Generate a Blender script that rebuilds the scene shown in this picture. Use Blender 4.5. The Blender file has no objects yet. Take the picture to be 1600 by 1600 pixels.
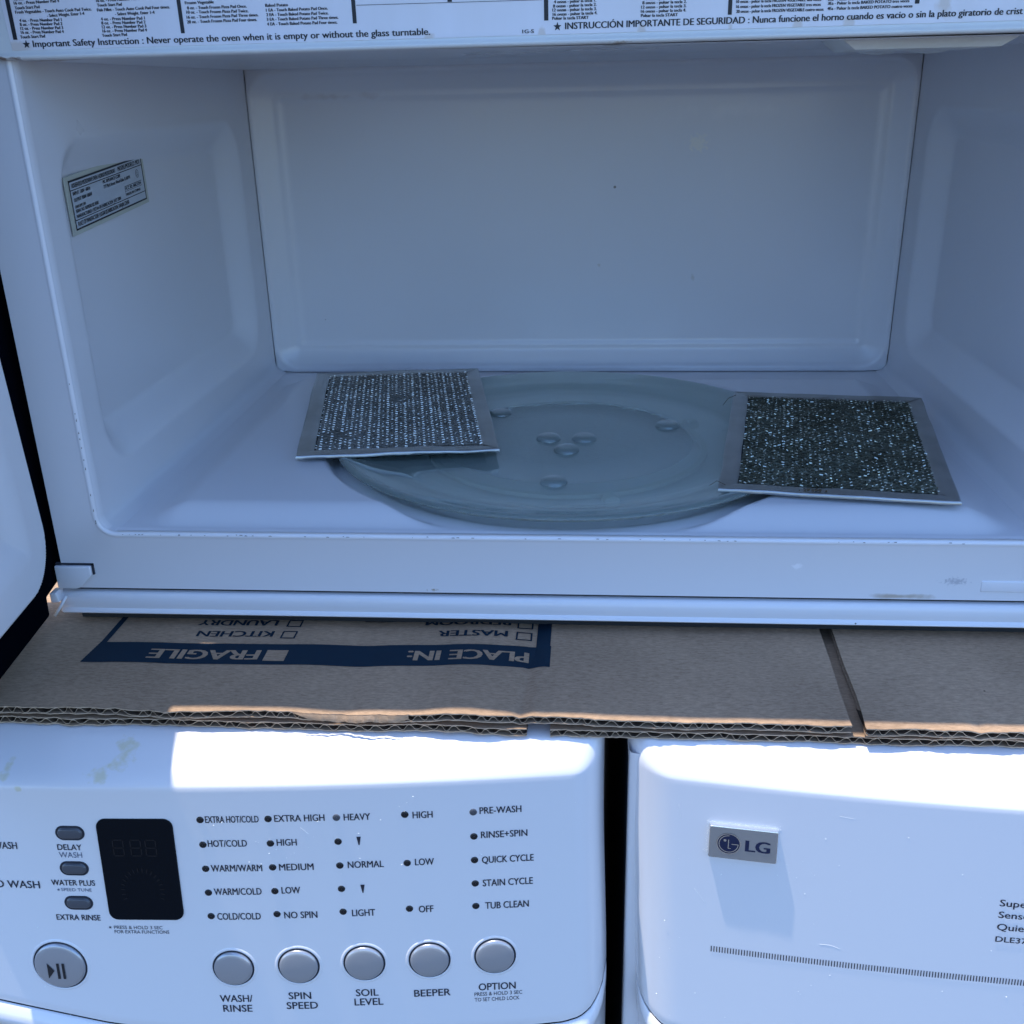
import bpy, bmesh, math, random
from math import sin, cos, pi, radians, sqrt, hypot, exp, floor
from mathutils import Vector, Matrix, noise

random.seed(7)
S = bpy.context.scene
COL = S.collection

# ------------------------------------------------------------------ camera, world, sun
cam_d = bpy.data.cameras.new('camera')
cam = bpy.data.objects.new('camera', cam_d)
COL.objects.link(cam)
Rz = Matrix.Rotation(radians(4.678), 3, 'Z') @ Matrix.Rotation(radians(67.572), 3, 'X') @ Matrix.Rotation(radians(-1.3086), 3, 'Z')
cam.matrix_world = Matrix.Translation((0.27392, -0.51150, 0.22593)) @ Rz.to_4x4()
cam_d.sensor_width = 36.0
cam_d.lens = 36.0 * 1607.4 / 1600.0
cam_d.clip_start = 0.01
cam_d.clip_end = 2000.0
S.camera = cam

SUN_FROM = Vector((-0.25, 0.070, 1.0)).normalized()
elev = math.asin(SUN_FROM.z)
azim = math.atan2(SUN_FROM.x, SUN_FROM.y)
W = bpy.data.worlds.new('World')
S.world = W
W.use_nodes = True
nt = W.node_tree
nt.nodes.clear()
sky = nt.nodes.new('ShaderNodeTexSky')
sky.sky_type = 'NISHITA'
sky.sun_disc = False
sky.sun_elevation = elev
sky.sun_rotation = azim
sky.altitude = 0
sky.air_density = 1.0
sky.dust_density = 0.4
sky.ozone_density = 10.0
bg = nt.nodes.new('ShaderNodeBackground')
bg.inputs['Strength'].default_value = 0.15
wo = nt.nodes.new('ShaderNodeOutputWorld')
nt.links.new(sky.outputs[0], bg.inputs[0])
nt.links.new(bg.outputs[0], wo.inputs[0])

sd = bpy.data.lights.new('sun', 'SUN')
sd.energy = 2.0
sd.angle = radians(0.53)
sd.color = (1.0, 0.93, 0.83)
sun = bpy.data.objects.new('sun', sd)
COL.objects.link(sun)
sun.rotation_euler = SUN_FROM.to_track_quat('Z', 'Y').to_euler()
sun.location = (0, 0, 3)

S.view_settings.view_transform = 'Standard'
S.view_settings.look = 'None'
S.view_settings.gamma = 1.0
S.view_settings.exposure = 1.5
S.view_settings.use_curve_mapping = False
S.render.engine = 'CYCLES'
S.cycles.max_bounces = 12
S.cycles.diffuse_bounces = 6
S.cycles.transmission_bounces = 10

# ------------------------------------------------------------------ materials
def mat(name, col, rough=0.5, metal=0.0, coat=0.0, spec=0.5, **kw):
    m = bpy.data.materials.new(name)
    m.use_nodes = True
    b = m.node_tree.nodes['Principled BSDF']
    b.inputs['Base Color'].default_value = (*col, 1)
    b.inputs['Roughness'].default_value = rough
    b.inputs['Metallic'].default_value = metal
    b.inputs['Coat Weight'].default_value = coat
    b.inputs['Coat Roughness'].default_value = kw.get('coat_rough', 0.08)
    b.inputs['Specular IOR Level'].default_value = spec
    if 'trans' in kw:
        b.inputs['Transmission Weight'].default_value = kw['trans']
    if 'ior' in kw:
        b.inputs['IOR'].default_value = kw['ior']
    return m

def nodes(m):
    t = m.node_tree
    return t, t.nodes['Principled BSDF']

def add_variation(m, scale=6.0, amt=0.06, dark=(0.5, 0.5, 0.5), rough_amt=0.08, bump=0.0, bump_scale=60.0, bump_dist=0.0004, detail=5, stretch=(1, 1, 1)):
    """soft cloudy wear over a base colour, roughness variation and an optional fine relief"""
    t, b = nodes(m)
    tc = t.nodes.new('ShaderNodeTexCoord')
    mp = t.nodes.new('ShaderNodeMapping')
    mp.inputs['Scale'].default_value = stretch
    t.links.new(tc.outputs['Object'], mp.inputs[0])
    n = t.nodes.new('ShaderNodeTexNoise')
    n.inputs['Scale'].default_value = scale
    n.inputs['Detail'].default_value = detail
    t.links.new(mp.outputs[0], n.inputs['Vector'])
    base = tuple(b.inputs['Base Color'].default_value)
    mx = t.nodes.new('ShaderNodeMix')
    mx.data_type = 'RGBA'
    mx.inputs['A'].default_value = base
    mx.inputs['B'].default_value = (base[0] * dark[0], base[1] * dark[1], base[2] * dark[2], 1)
    r = t.nodes.new('ShaderNodeMapRange')
    r.inputs['From Min'].default_value = 0.35
    r.inputs['From Max'].default_value = 0.75
    r.inputs['To Max'].default_value = amt
    t.links.new(n.outputs['Fac'], r.inputs['Value'])
    t.links.new(r.outputs[0], mx.inputs['Factor'])
    t.links.new(mx.outputs['Result'], b.inputs['Base Color'])
    r2 = t.nodes.new('ShaderNodeMapRange')
    ro = b.inputs['Roughness'].default_value
    r2.inputs['To Min'].default_value = max(0, ro - rough_amt)
    r2.inputs['To Max'].default_value = ro + rough_amt
    t.links.new(n.outputs['Fac'], r2.inputs['Value'])
    t.links.new(r2.outputs[0], b.inputs['Roughness'])
    if bump > 0:
        n2 = t.nodes.new('ShaderNodeTexNoise')
        n2.inputs['Scale'].default_value = bump_scale
        n2.inputs['Detail'].default_value = 3
        t.links.new(mp.outputs[0], n2.inputs['Vector'])
        bp = t.nodes.new('ShaderNodeBump')
        bp.inputs['Strength'].default_value = bump
        bp.inputs['Distance'].default_value = bump_dist
        t.links.new(n2.outputs['Fac'], bp.inputs['Height'])
        t.links.new(bp.outputs[0], b.inputs['Normal'])
    return m, mx

def last_color_link(m):
    t, b = nodes(m)
    l = b.inputs['Base Color'].links
    return l[0].from_socket if l else None

def add_specks(m, scale, size, col, keep=0.5, strength=0.9):
    """sparse small specks with random presence (chips, crumbs, dust)"""
    t, b = nodes(m)
    tc = t.nodes.new('ShaderNodeTexCoord')
    v = t.nodes.new('ShaderNodeTexVoronoi')
    v.inputs['Scale'].default_value = scale
    t.links.new(tc.outputs['Object'], v.inputs['Vector'])
    lt = t.nodes.new('ShaderNodeMath'); lt.operation = 'LESS_THAN'
    lt.inputs[1].default_value = size
    t.links.new(v.outputs['Distance'], lt.inputs[0])
    sep = t.nodes.new('ShaderNodeSeparateColor')
    t.links.new(v.outputs['Color'], sep.inputs[0])
    k = t.nodes.new('ShaderNodeMath'); k.operation = 'LESS_THAN'
    k.inputs[1].default_value = keep
    t.links.new(sep.outputs[0], k.inputs[0])
    mu = t.nodes.new('ShaderNodeMath'); mu.operation = 'MULTIPLY'
    t.links.new(lt.outputs[0], mu.inputs[0]); t.links.new(k.outputs[0], mu.inputs[1])
    mu2 = t.nodes.new('ShaderNodeMath'); mu2.operation = 'MULTIPLY'
    t.links.new(mu.outputs[0], mu2.inputs[0]); mu2.inputs[1].default_value = strength
    mx = t.nodes.new('ShaderNodeMix'); mx.data_type = 'RGBA'
    src = last_color_link(m)
    if src: t.links.new(src, mx.inputs['A'])
    else: mx.inputs['A'].default_value = b.inputs['Base Color'].default_value
    mx.inputs['B'].default_value = (*col, 1)
    t.links.new(mu2.outputs[0], mx.inputs['Factor'])
    t.links.new(mx.outputs['Result'], b.inputs['Base Color'])
    return m

def add_stain(m, center, radii, col, strength=0.7, nscale=120.0, thr=0.25):
    """one ragged stain at a place on the thing (object coordinates)"""
    t, b = nodes(m)
    tc = t.nodes.new('ShaderNodeTexCoord')
    mp = t.nodes.new('ShaderNodeMapping')
    mp.vector_type = 'TEXTURE'
    mp.inputs['Location'].default_value = center
    mp.inputs['Scale'].default_value = radii
    t.links.new(tc.outputs['Object'], mp.inputs[0])
    ln = t.nodes.new('ShaderNodeVectorMath'); ln.operation = 'LENGTH'
    t.links.new(mp.outputs[0], ln.inputs[0])
    n = t.nodes.new('ShaderNodeTexNoise')
    n.inputs['Scale'].default_value = nscale
    n.inputs['Detail'].default_value = 5
    t.links.new(tc.outputs['Object'], n.inputs['Vector'])
    sub = t.nodes.new('ShaderNodeMath'); sub.operation = 'MULTIPLY_ADD'
    t.links.new(ln.outputs['Value'], sub.inputs[0]); sub.inputs[1].default_value = -0.5
    t.links.new(n.outputs['Fac'], sub.inputs[2])
    r = t.nodes.new('ShaderNodeMapRange')
    r.inputs['From Min'].default_value = thr - 0.1
    r.inputs['From Max'].default_value = thr + 0.12
    r.inputs['To Max'].default_value = strength
    t.links.new(sub.outputs[0], r.inputs['Value'])
    mx = t.nodes.new('ShaderNodeMix'); mx.data_type = 'RGBA'
    src = last_color_link(m)
    if src: t.links.new(src, mx.inputs['A'])
    else: mx.inputs['A'].default_value = b.inputs['Base Color'].default_value
    mx.inputs['B'].default_value = (*col, 1)
    t.links.new(r.outputs[0], mx.inputs['Factor'])
    t.links.new(mx.outputs['Result'], b.inputs['Base Color'])
    return m

WHITE = (0.80, 0.785, 0.80)
M = {}
def enamel(name, amt=0.10):
    m = mat(name, (0.755, 0.745, 0.765), 0.30, coat=0.25, coat_rough=0.12)
    add_variation(m, 7.0, amt, (0.72, 0.75, 0.78), 0.07, bump=0.25, bump_scale=700, bump_dist=0.00006)
    return m
M['enamel_wall'] = add_specks(enamel('enamel cavity wall'), 30, 0.028, (0.08, 0.07, 0.06), 0.12)
M['enamel_back'] = enamel('enamel cavity back', 0.16)
add_specks(M['enamel_back'], 24, 0.03, (0.16, 0.13, 0.10), 0.12, 0.8)
add_specks(M['enamel_back'], 11, 0.022, (0.5, 0.42, 0.30), 0.25, 0.6)
add_stain(M['enamel_back'], (0.357, 0.3483, 0.182), (0.012, 0.1, 0.009), (0.87, 0.82, 0.70), 0.6, 300, 0.22)
add_stain(M['enamel_back'], (0.385, 0.3483, 0.205), (0.05, 0.1, 0.012), (0.86, 0.84, 0.84), 0.35, 60, 0.25)
add_stain(M['enamel_back'], (0.357, 0.3483, 0.078), (0.003, 0.1, 0.003), (0.55, 0.5, 0.42), 0.5, 200, 0.2)
add_stain(M['enamel_back'], (0.28, 0.3483, 0.088), (0.002, 0.1, 0.002), (0.55, 0.5, 0.42), 0.5, 200, 0.2)
add_stain(M['enamel_back'], (0.07, 0.3483, 0.222), (0.05, 0.1, 0.005), (0.55, 0.46, 0.42), 0.4, 60, 0.3)
M['enamel_floor'] = add_specks(enamel('enamel cavity floor', 0.07), 42, 0.03, (0.1, 0.08, 0.06), 0.07)
M['enamel_ceiling'] = enamel('enamel cavity ceiling')
add_stain(M['enamel_ceiling'], (0.284, 0.03, 0.243), (0.008, 0.09, 0.02), (0.20, 0.12, 0.05), 0.9, 120, 0.25)
add_stain(M['enamel_ceiling'], (0.01, 0.02, 0.243), (0.045, 0.02, 0.02), (0.25, 0.12, 0.05), 0.8, 90, 0.25)
M['frame_paint'] = mat('white painted front frame', WHITE, 0.32, coat=0.2, coat_rough=0.1)
add_variation(M['frame_paint'], 5.0, 0.08, (0.8, 0.8, 0.84), 0.06, bump=0.2, bump_scale=500, bump_dist=0.00006, stretch=(1, 1, 2))
add_specks(M['frame_paint'], 55, 0.03, (0.10, 0.09, 0.09), 0.07)
add_stain(M['frame_paint'], (0.441, 0, -0.0335), (0.02, 0.1, 0.0026), (0.34, 0.24, 0.12), 0.65, 60, 0.20)
add_stain(M['frame_paint'], (0.470, 0, -0.024), (0.012, 0.1, 0.004), (0.35, 0.35, 0.40), 0.6, 700, 0.30)
add_stain(M['frame_paint'], (0.386, 0, -0.0165), (0.005, 0.1, 0.003), (0.95, 0.93, 0.95), 0.9, 300, 0.25)
add_stain(M['frame_paint'], (0.187, 0, -0.0335), (0.008, 0.1, 0.002), (0.32, 0.22, 0.10), 0.9, 500, 0.42)
M['header'] = mat('aged white header strip', (0.74, 0.75, 0.74), 0.4)
add_variation(M['header'], 14, 0.25, (0.86, 0.84, 0.76), 0.05)
add_stain(M['header'], (-0.001, -0.004, 0.2432), (0.012, 0.02, 0.0012), (0.16, 0.08, 0.04), 0.9, 300, 0.22)
add_stain(M['header'], (0.285, -0.004, 0.2435), (0.006, 0.02, 0.0012), (0.30, 0.18, 0.07), 0.7, 300, 0.25)
M['sticker'] = mat('instruction sticker', (0.80, 0.78, 0.82), 0.35)
add_variation(M['sticker'], 25, 0.3, (0.86, 0.84, 0.78), 0.05, stretch=(3, 1, 0.6))
for (sx, sz, rx, rz) in ((0.2505, 0.2475, 0.002, 0.004), (0.295, 0.2475, 0.002, 0.004), (0.334, 0.2475, 0.002, 0.005), (0.363, 0.2482, 0.0025, 0.005), (0.2, 0.247, 0.003, 0.003), (0.385, 0.2485, 0.003, 0.004), (0.006, 0.2475, 0.012, 0.004), (0.425, 0.257, 0.005, 0.008)):
    add_stain(M['sticker'], (sx, 0, sz), (rx, 0.1, rz), (0.55, 0.42, 0.28), 0.45, 150, 0.15)
M['ink'] = mat('dark blue black print', (0.018, 0.020, 0.035), 0.45)
M['ink_worn'] = mat('worn grey print', (0.10, 0.12, 0.18), 0.5)
M['ink_black'] = mat('black print', (0.012, 0.012, 0.016), 0.5)
M['black'] = mat('glossy black door border', (0.002, 0.003, 0.006), 0.8, spec=0.0)
M['door_white'] = mat('white door liner plastic', (0.80, 0.785, 0.80), 0.35)
add_variation(M['door_white'], 6, 0.06, (0.8, 0.82, 0.85), 0.05, bump=0.15, bump_scale=300, bump_dist=0.0001)
M['dark_inside'] = mat('dark sheet metal', (0.02, 0.02, 0.022), 0.7)
M['grey_metal'] = mat('grey galvanised metal', (0.30, 0.31, 0.33), 0.45, metal=0.8)
M['lens'] = mat('greyish frosted light cover', (0.66, 0.67, 0.65), 0.4)
add_variation(M['lens'], 40, 0.4, (0.75, 0.72, 0.65), 0.05)
M['label'] = mat('rating label silver paper', (0.52, 0.56, 0.60), 0.4)
M['label_edge'] = mat('yellowed label margin', (0.55, 0.56, 0.47), 0.45)
# glass
M['glass'] = mat('turntable glass', (0.78, 0.90, 0.85), 0.06, trans=0.84, ior=1.45)
M['glass_frost'] = mat('frosted turntable glass', (0.82, 0.92, 0.90), 0.32, trans=0.86, ior=1.45)
t_, b_ = nodes(M['glass_frost'])
nn = t_.nodes.new('ShaderNodeTexNoise'); nn.inputs['Scale'].default_value = 900
tcx = t_.nodes.new('ShaderNodeTexCoord'); t_.links.new(tcx.outputs['Object'], nn.inputs['Vector'])
bp_ = t_.nodes.new('ShaderNodeBump'); bp_.inputs['Strength'].default_value = 0.35; bp_.inputs['Distance'].default_value = 0.0003
t_.links.new(nn.outputs['Fac'], bp_.inputs['Height']); t_.links.new(bp_.outputs[0], b_.inputs['Normal'])
M['glass_clear'] = mat('clear glass lug', (0.80, 0.88, 0.87), 0.04, trans=0.9, ior=1.55, coat=0.5, coat_rough=0.02)
M['roller'] = mat('pale plastic roller ring', (0.62, 0.62, 0.58), 0.45)
# filters
M['alu_frame'] = mat('dull aluminium filter frame', (0.46, 0.465, 0.455), 0.33, metal=0.85)
add_variation(M['alu_frame'], 30, 0.55, (0.55, 0.55, 0.52), 0.12, bump=0.4, bump_scale=160, bump_dist=0.0004)
M['alu_mesh'] = mat('expanded aluminium', (0.30, 0.295, 0.27), 0.42, metal=0.6)
M['alu_glint'] = mat('mesh knuckle glints', (0.80, 0.78, 0.70), 0.42, metal=0.6)  # paler than the strands: glints painted on the knuckles
M['alu_glint_dirty'] = mat('greasy mesh knuckle glints', (0.60, 0.62, 0.52), 0.36, metal=0.7)
M['alu_mesh_dirty'] = mat('greasy expanded aluminium', (0.17, 0.175, 0.13), 0.4, metal=0.6)
add_variation(M['alu_mesh'], 40, 0.6, (0.45, 0.42, 0.36), 0.1)
add_variation(M['alu_mesh_dirty'], 40, 0.8, (0.35, 0.33, 0.26), 0.1)
M['grease'] = mat('dark mesh backing', (0.025, 0.027, 0.024), 0.6)  # backing colour stands in for the shade inside the mesh
# machines
M['machine'] = mat('white machine plastic', (0.78, 0.755, 0.765), 0.24, coat=0.3, coat_rough=0.06)
add_variation(M['machine'], 5, 0.05, (0.85, 0.87, 0.9), 0.05, bump=0.10, bump_scale=250, bump_dist=0.00008)
M['machine_washer'] = M['machine'].copy(); M['machine_washer'].name = 'white washer plastic'
for (sx, sz, rx, rz) in ((0.046, -0.0745, 0.010, 0.006), (0.036, -0.080, 0.008, 0.004), (-0.009, -0.079, 0.005, 0.004), (-0.013, -0.084, 0.004, 0.002), (-0.002, -0.084, 0.003, 0.002)):
    add_stain(M['machine_washer'], (sx, -0.105, sz), (rx, 0.05, rz), (0.64, 0.57, 0.30), 0.55, 190, 0.28)
M['body_paint'] = mat('white cabinet paint', (0.74, 0.75, 0.76), 0.4)
add_variation(M['body_paint'], 4, 0.1, (0.8, 0.8, 0.8), 0.05)
M['cabinet_dark'] = mat('dark cabinet', (0.022, 0.025, 0.032), 0.6, spec=0.2)  # near-black so the gap between the machines stays dark
M['display'] = mat('black display window', (0.001, 0.004, 0.008), 0.15, spec=0.18)
M['segment'] = mat('unlit display segments', (0.002, 0.0052, 0.0095), 0.2)
M['silver'] = mat('silver painted button', (0.46, 0.47, 0.50), 0.30, metal=0.55)
add_variation(M['silver'], 60, 0.06, (0.8, 0.8, 0.8), 0.05)
M['pill_grey'] = mat('dark grey pill button', (0.075, 0.08, 0.095), 0.3, coat=0.2)
M['led'] = mat('dark indicator window', (0.012, 0.014, 0.018), 0.15)
M['groove'] = mat('dark joint', (0.015, 0.018, 0.03), 0.6)
M['badge_metal'] = mat('brushed badge metal', (0.46, 0.47, 0.49), 0.36, metal=0.75)
add_variation(M['badge_metal'], 90, 0.3, (0.8, 0.8, 0.82), 0.08, bump=0.2, bump_scale=800, bump_dist=0.0001)
M['badge_rim'] = mat('bright badge rim', (0.82, 0.82, 0.80), 0.16, metal=0.9)
M['navy'] = mat('navy badge enamel', (0.012, 0.02, 0.06), 0.2)
M['dust'] = mat('pale dust and dried drops', (0.85, 0.84, 0.80), 0.4)
M['crumb'] = mat('dark crumbs', (0.10, 0.07, 0.04), 0.8)

def cardboard_mat(name, base):
    m = mat(name, base, 0.85, spec=0.15)
    t, b = nodes(m)
    tc = t.nodes.new('ShaderNodeTexCoord')
    mp = t.nodes.new('ShaderNodeMapping'); mp.inputs['Scale'].default_value = (1.0, 3.2, 3.2)
    t.links.new(tc.outputs['Object'], mp.inputs[0])
    n1 = t.nodes.new('ShaderNodeTexNoise'); n1.inputs['Scale'].default_value = 260; n1.inputs['Detail'].default_value = 6; n1.inputs['Roughness'].default_value = 0.75
    n2 = t.nodes.new('ShaderNodeTexNoise'); n2.inputs['Scale'].default_value = 14; n2.inputs['Detail'].default_value = 4
    t.links.new(mp.outputs[0], n1.inputs['Vector']); t.links.new(tc.outputs['Object'], n2.inputs['Vector'])
    cr = t.nodes.new('ShaderNodeValToRGB')
    cr.color_ramp.elements[0].position = 0.30; cr.color_ramp.elements[0].color = (base[0]*0.66, base[1]*0.64, base[2]*0.62, 1)
    cr.color_ramp.elements[1].position = 0.72; cr.color_ramp.elements[1].color = (base[0]*1.25, base[1]*1.25, base[2]*1.25, 1)
    t.links.new(n1.outputs['Fac'], cr.inputs[0])
    mx = t.nodes.new('ShaderNodeMix'); mx.data_type = 'RGBA'; mx.blend_type = 'MULTIPLY'
    mx.inputs['Factor'].default_value = 1.0
    r = t.nodes.new('ShaderNodeMapRange'); r.inputs['From Min'].default_value = 0.3; r.inputs['From Max'].default_value = 0.7; r.inputs['To Min'].default_value = 0.85; r.inputs['To Max'].default_value = 1.08
    t.links.new(n2.outputs['Fac'], r.inputs['Value'])
    t.links.new(cr.outputs[0], mx.inputs['A']); t.links.new(r.outputs[0], mx.inputs['B'])
    t.links.new(mx.outputs['Result'], b.inputs['Base Color'])
    bp = t.nodes.new('ShaderNodeBump'); bp.inputs['Strength'].default_value = 0.35; bp.inputs['Distance'].default_value = 0.0003
    t.links.new(n1.outputs['Fac'], bp.inputs['Height']); t.links.new(bp.outputs[0], b.inputs['Normal'])
    return m
M['card'] = cardboard_mat('brown cardboard', (0.42, 0.285, 0.185))
add_specks(M['card'], 70, 0.04, (0.05, 0.035, 0.03), 0.10)
M['card_edge'] = cardboard_mat('torn cardboard edge', (0.55, 0.42, 0.30))
M['card_inner'] = mat('shaded inner cardboard', (0.10, 0.07, 0.05), 0.9, spec=0.1)  # deep shade between the liners put into this brown
M['card_print'] = mat('dark blue box print', (0.004, 0.018, 0.034), 0.75, spec=0.2)
add_variation(M['card_print'], 200, 0.35, (1.6, 1.6, 1.5), 0.05)
M['ground'] = mat('sunlit dusty concrete', (0.07, 0.068, 0.066), 0.9)
add_variation(M['ground'], 3, 0.6, (0.65, 0.65, 0.65), 0.05, bump=0.6, bump_scale=90, bump_dist=0.004)

# ------------------------------------------------------------------ object helpers
def tag(o, label=None, cat=None, group=None, kind=None):
    if label: o['label'] = label
    if cat: o['category'] = cat
    if group: o['group'] = group
    if kind: o['kind'] = kind
    return o

def empty(name, loc, label, cat, group=None):
    o = bpy.data.objects.new(name, None)
    COL.objects.link(o)
    o.location = loc
    o.empty_display_size = 0.05
    return tag(o, label, cat, group)

def link_mesh(name, me, m, parent=None, smooth=True):
    o = bpy.data.objects.new(name, me)
    COL.objects.link(o)
    if m is not None:
        me.materials.append(m)
    if parent is not None:
        o.parent = parent
        # meshes are authored in world coordinates
        # (a mesh part sits at the world origin already, only an Empty has an offset)
        if parent.type == 'EMPTY':
            o.matrix_parent_inverse = Matrix.Translation(-Vector(parent.location))
    if smooth:
        me.polygons.foreach_set('use_smooth', [True] * len(me.polygons))
    me.update()
    return o

class MB:
    def __init__(self):
        self.v = []; self.f = []
    def quad(self, a, b, c, d):
        n = len(self.v); self.v += [a, b, c, d]; self.f.append((n, n+1, n+2, n+3))
    def box(self, x0, x1, y0, y1, z0, z1):
        n = len(self.v)
        self.v += [(x0,y0,z0),(x1,y0,z0),(x1,y1,z0),(x0,y1,z0),(x0,y0,z1),(x1,y0,z1),(x1,y1,z1),(x0,y1,z1)]
        self.f += [(n,n+3,n+2,n+1),(n+4,n+5,n+6,n+7),(n,n+1,n+5,n+4),(n+1,n+2,n+6,n+5),(n+2,n+3,n+7,n+6),(n+3,n,n+4,n+7)]
    def poly(self, pts):
        n = len(self.v); self.v += list(pts); self.f.append(tuple(range(n, n+len(pts))))
    def prism(self, pts, vec):
        """closed prism: planar outline swept by vec"""
        n = len(self.v); k = len(pts)
        self.v += [tuple(p) for p in pts] + [tuple(Vector(p) + Vector(vec)) for p in pts]
        self.f.append(tuple(range(n+k-1, n-1, -1))); self.f.append(tuple(range(n+k, n+2*k)))
        for i in range(k):
            j = (i+1) % k
            self.f.append((n+i, n+j, n+k+j, n+k+i))
    def grid(self, rows):
        """rows of equal-length vertex lists -> quads"""
        n = len(self.v); w = len(rows[0])
        for r in rows: self.v += r
        for i in range(len(rows)-1):
            for j in range(w-1):
                a = n + i*w + j
                self.f.append((a, a+1, a+w+1, a+w))
    def tube(self, pts, r, k=8, cap=True):
        pts = [Vector(p) for p in pts]; rings = []
        for i, p in enumerate(pts):
            d = (pts[min(i+1, len(pts)-1)] - pts[max(i-1, 0)]).normalized()
            a = d.orthogonal().normalized() if i == 0 else (a - d * a.dot(d)).normalized()
            b = d.cross(a)
            rings.append([tuple(p + (a*cos(2*pi*j/k) + b*sin(2*pi*j/k))*r) for j in range(k)])
        n = len(self.v)
        for ring in rings: self.v += ring
        for i in range(len(pts)-1):
            for j in range(k):
                a0 = n+i*k+j; a1 = n+i*k+(j+1) % k
                self.f.append((a0, a1, a1+k, a0+k))
        if cap:
            self.f.append(tuple(range(n+k-1, n-1, -1))); self.f.append(tuple(range(n+(len(pts)-1)*k, n+len(pts)*k)))
    def lathe(self, prof, c, k=96, frame=None, close=False):
        """profile (r, h) about an axis; frame=(ex,ey,ez)"""
        c = Vector(c)
        ex, ey, ez = frame if frame else (Vector((1,0,0)), Vector((0,1,0)), Vector((0,0,1)))
        n = len(self.v); m = len(prof)
        for r, h in prof:
            for j in range(k):
                a = 2*pi*j/k
                self.v.append(tuple(c + ex*(r*cos(a)) + ey*(r*sin(a)) + ez*h))
        for i in range(m-1 if not close else m):
            i2 = (i+1) % m
            for j in range(k):
                j2 = (j+1) % k
                self.f.append((n+i*k+j, n+i*k+j2, n+i2*k+j2, n+i2*k+j))
        return self
    def mesh(self, name):
        me = bpy.data.meshes.new(name)
        me.from_pydata([tuple(x) for x in self.v], [], self.f)
        me.validate()
        return me
    def build(self, name, m, parent=None, smooth=False, bevel=0.0, seg=3, merge=False):
        me = self.mesh(name)
        if bevel > 0 or merge:
            bm = bmesh.new(); bm.from_mesh(me)
            bmesh.ops.remove_doubles(bm, verts=bm.verts, dist=1e-6)
            if bevel > 0:
                es = [e for e in bm.edges if len(e.link_faces) == 2 and e.calc_face_angle(0) > radians(25)]
                bmesh.ops.bevel(bm, geom=es, offset=bevel, segments=seg, profile=0.5, affect='EDGES', clamp_overlap=True)
            bm.to_mesh(me); bm.free()
        o = link_mesh(name, me, m, parent, smooth=smooth or bevel > 0)
        if bevel > 0:
            me.set_sharp_from_angle(angle=radians(40))
        return o

def sharp(o, ang=35):
    o.data.set_sharp_from_angle(angle=radians(ang)); return o

def sstep(x, a, b):
    if b == a: return 1.0 if x > a else 0.0
    t = max(0.0, min(1.0, (x - a) / (b - a)))
    return t * t * (3 - 2 * t)

def rrect_in(x, y, x0, x1, y0, y1, r):
    """signed inset distance inside a rounded rectangle (positive inside)"""
    cx, cy = (x0+x1)/2, (y0+y1)/2
    qx = abs(x-cx) - (x1-x0)/2 + r; qy = abs(y-cy) - (y1-y0)/2 + r
    return -(min(max(qx, qy), 0.0) + hypot(max(qx, 0), max(qy, 0)) - r)

def rrect_pts(x0, x1, y0, y1, r, k=6):
    pts = []
    for (cx, cy, a0) in ((x1-r, y1-r, 0), (x0+r, y1-r, 90), (x0+r, y0+r, 180), (x1-r, y0+r, 270)):
        for i in range(k+1):
            a = radians(a0 + 90*i/k)
            pts.append((cx + r*cos(a), cy + r*sin(a)))
    return pts

# ------------------------------------------------------------------ flat lettering
_fc = {}
def text_raw(body):
    if body in _fc: return _fc[body]
    cu = bpy.data.curves.new('lettering_source', 'FONT')
    cu.body = body; cu.size = 1.0
    cu.resolution_u = 3
    ob = bpy.data.objects.new('lettering_source', cu)
    COL.objects.link(ob)
    dg = bpy.context.evaluated_depsgraph_get()
    me = ob.evaluated_get(dg).to_mesh()
    vs = [tuple(v.co) for v in me.vertices]
    fs = [tuple(p.vertices) for p in me.polygons]
    ob.evaluated_get(dg).to_mesh_clear()
    bpy.data.objects.remove(ob); bpy.data.curves.remove(cu)
    _fc[body] = (vs, fs)
    return _fc[body]
_capv, _ = text_raw('H')
CAP = max(v[1] for v in _capv)

def put_text(mb, body, a0, a1, cap, fn, bold=0.0):
    """baseline from a0 to a1 in surface coordinates, cap height cap; fn maps (u,v) to world"""
    vs, fs = text_raw(body)
    x0 = min(v[0] for v in vs); x1 = max(v[0] for v in vs)
    sx = 1.0 / (x1 - x0)
    ux, uy = a1[0]-a0[0], a1[1]-a0[1]
    L = hypot(ux, uy); nx, ny = -uy/L, ux/L
    offs = [0.0] if bold == 0 else [-bold, bold]
    for o in offs:
        n = len(mb.v)
        for v in vs:
            s = (v[0]-x0)*sx; h = v[1]/CAP*cap
            mb.v.append(tuple(fn(a0[0] + ux*s + nx*h + ux/L*o, a0[1] + uy*s + ny*h + uy/L*o, 0.0 if o <= 0 else 1.0)))
        for f in fs: mb.f.append(tuple(n+i for i in f))

def star_pts(cx, cy, r):
    return [(cx + (r if i % 2 == 0 else r*0.42)*sin(pi*i/5), cy + (r if i % 2 == 0 else r*0.42)*cos(pi*i/5)) for i in range(10)]

def star_fan(mb, cx, cy, r, fn):
    p = star_pts(cx, cy, r)
    for i in range(10):
        j = (i+1) % 10
        mb.poly([fn(cx, cy, 0), fn(*p[j], 0), fn(*p[i], 0)])

# ================================================================== SETTING
g = MB()
g.grid([[(x, y, -0.95) for x in (-60, -6, -2, 0, 2, 6, 60)] for y in (-60, -6, -2, 0, 2, 6, 60)])
tag(g.build('ground', M['ground']), kind='structure')

# ================================================================== WASHER AND DRYER
ST = 0.10      # backward lean of the control panels
def face_y(X, z, xc):
    return -0.122 + (X-xc)**2/4.4 + ST*(z+0.1)

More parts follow.
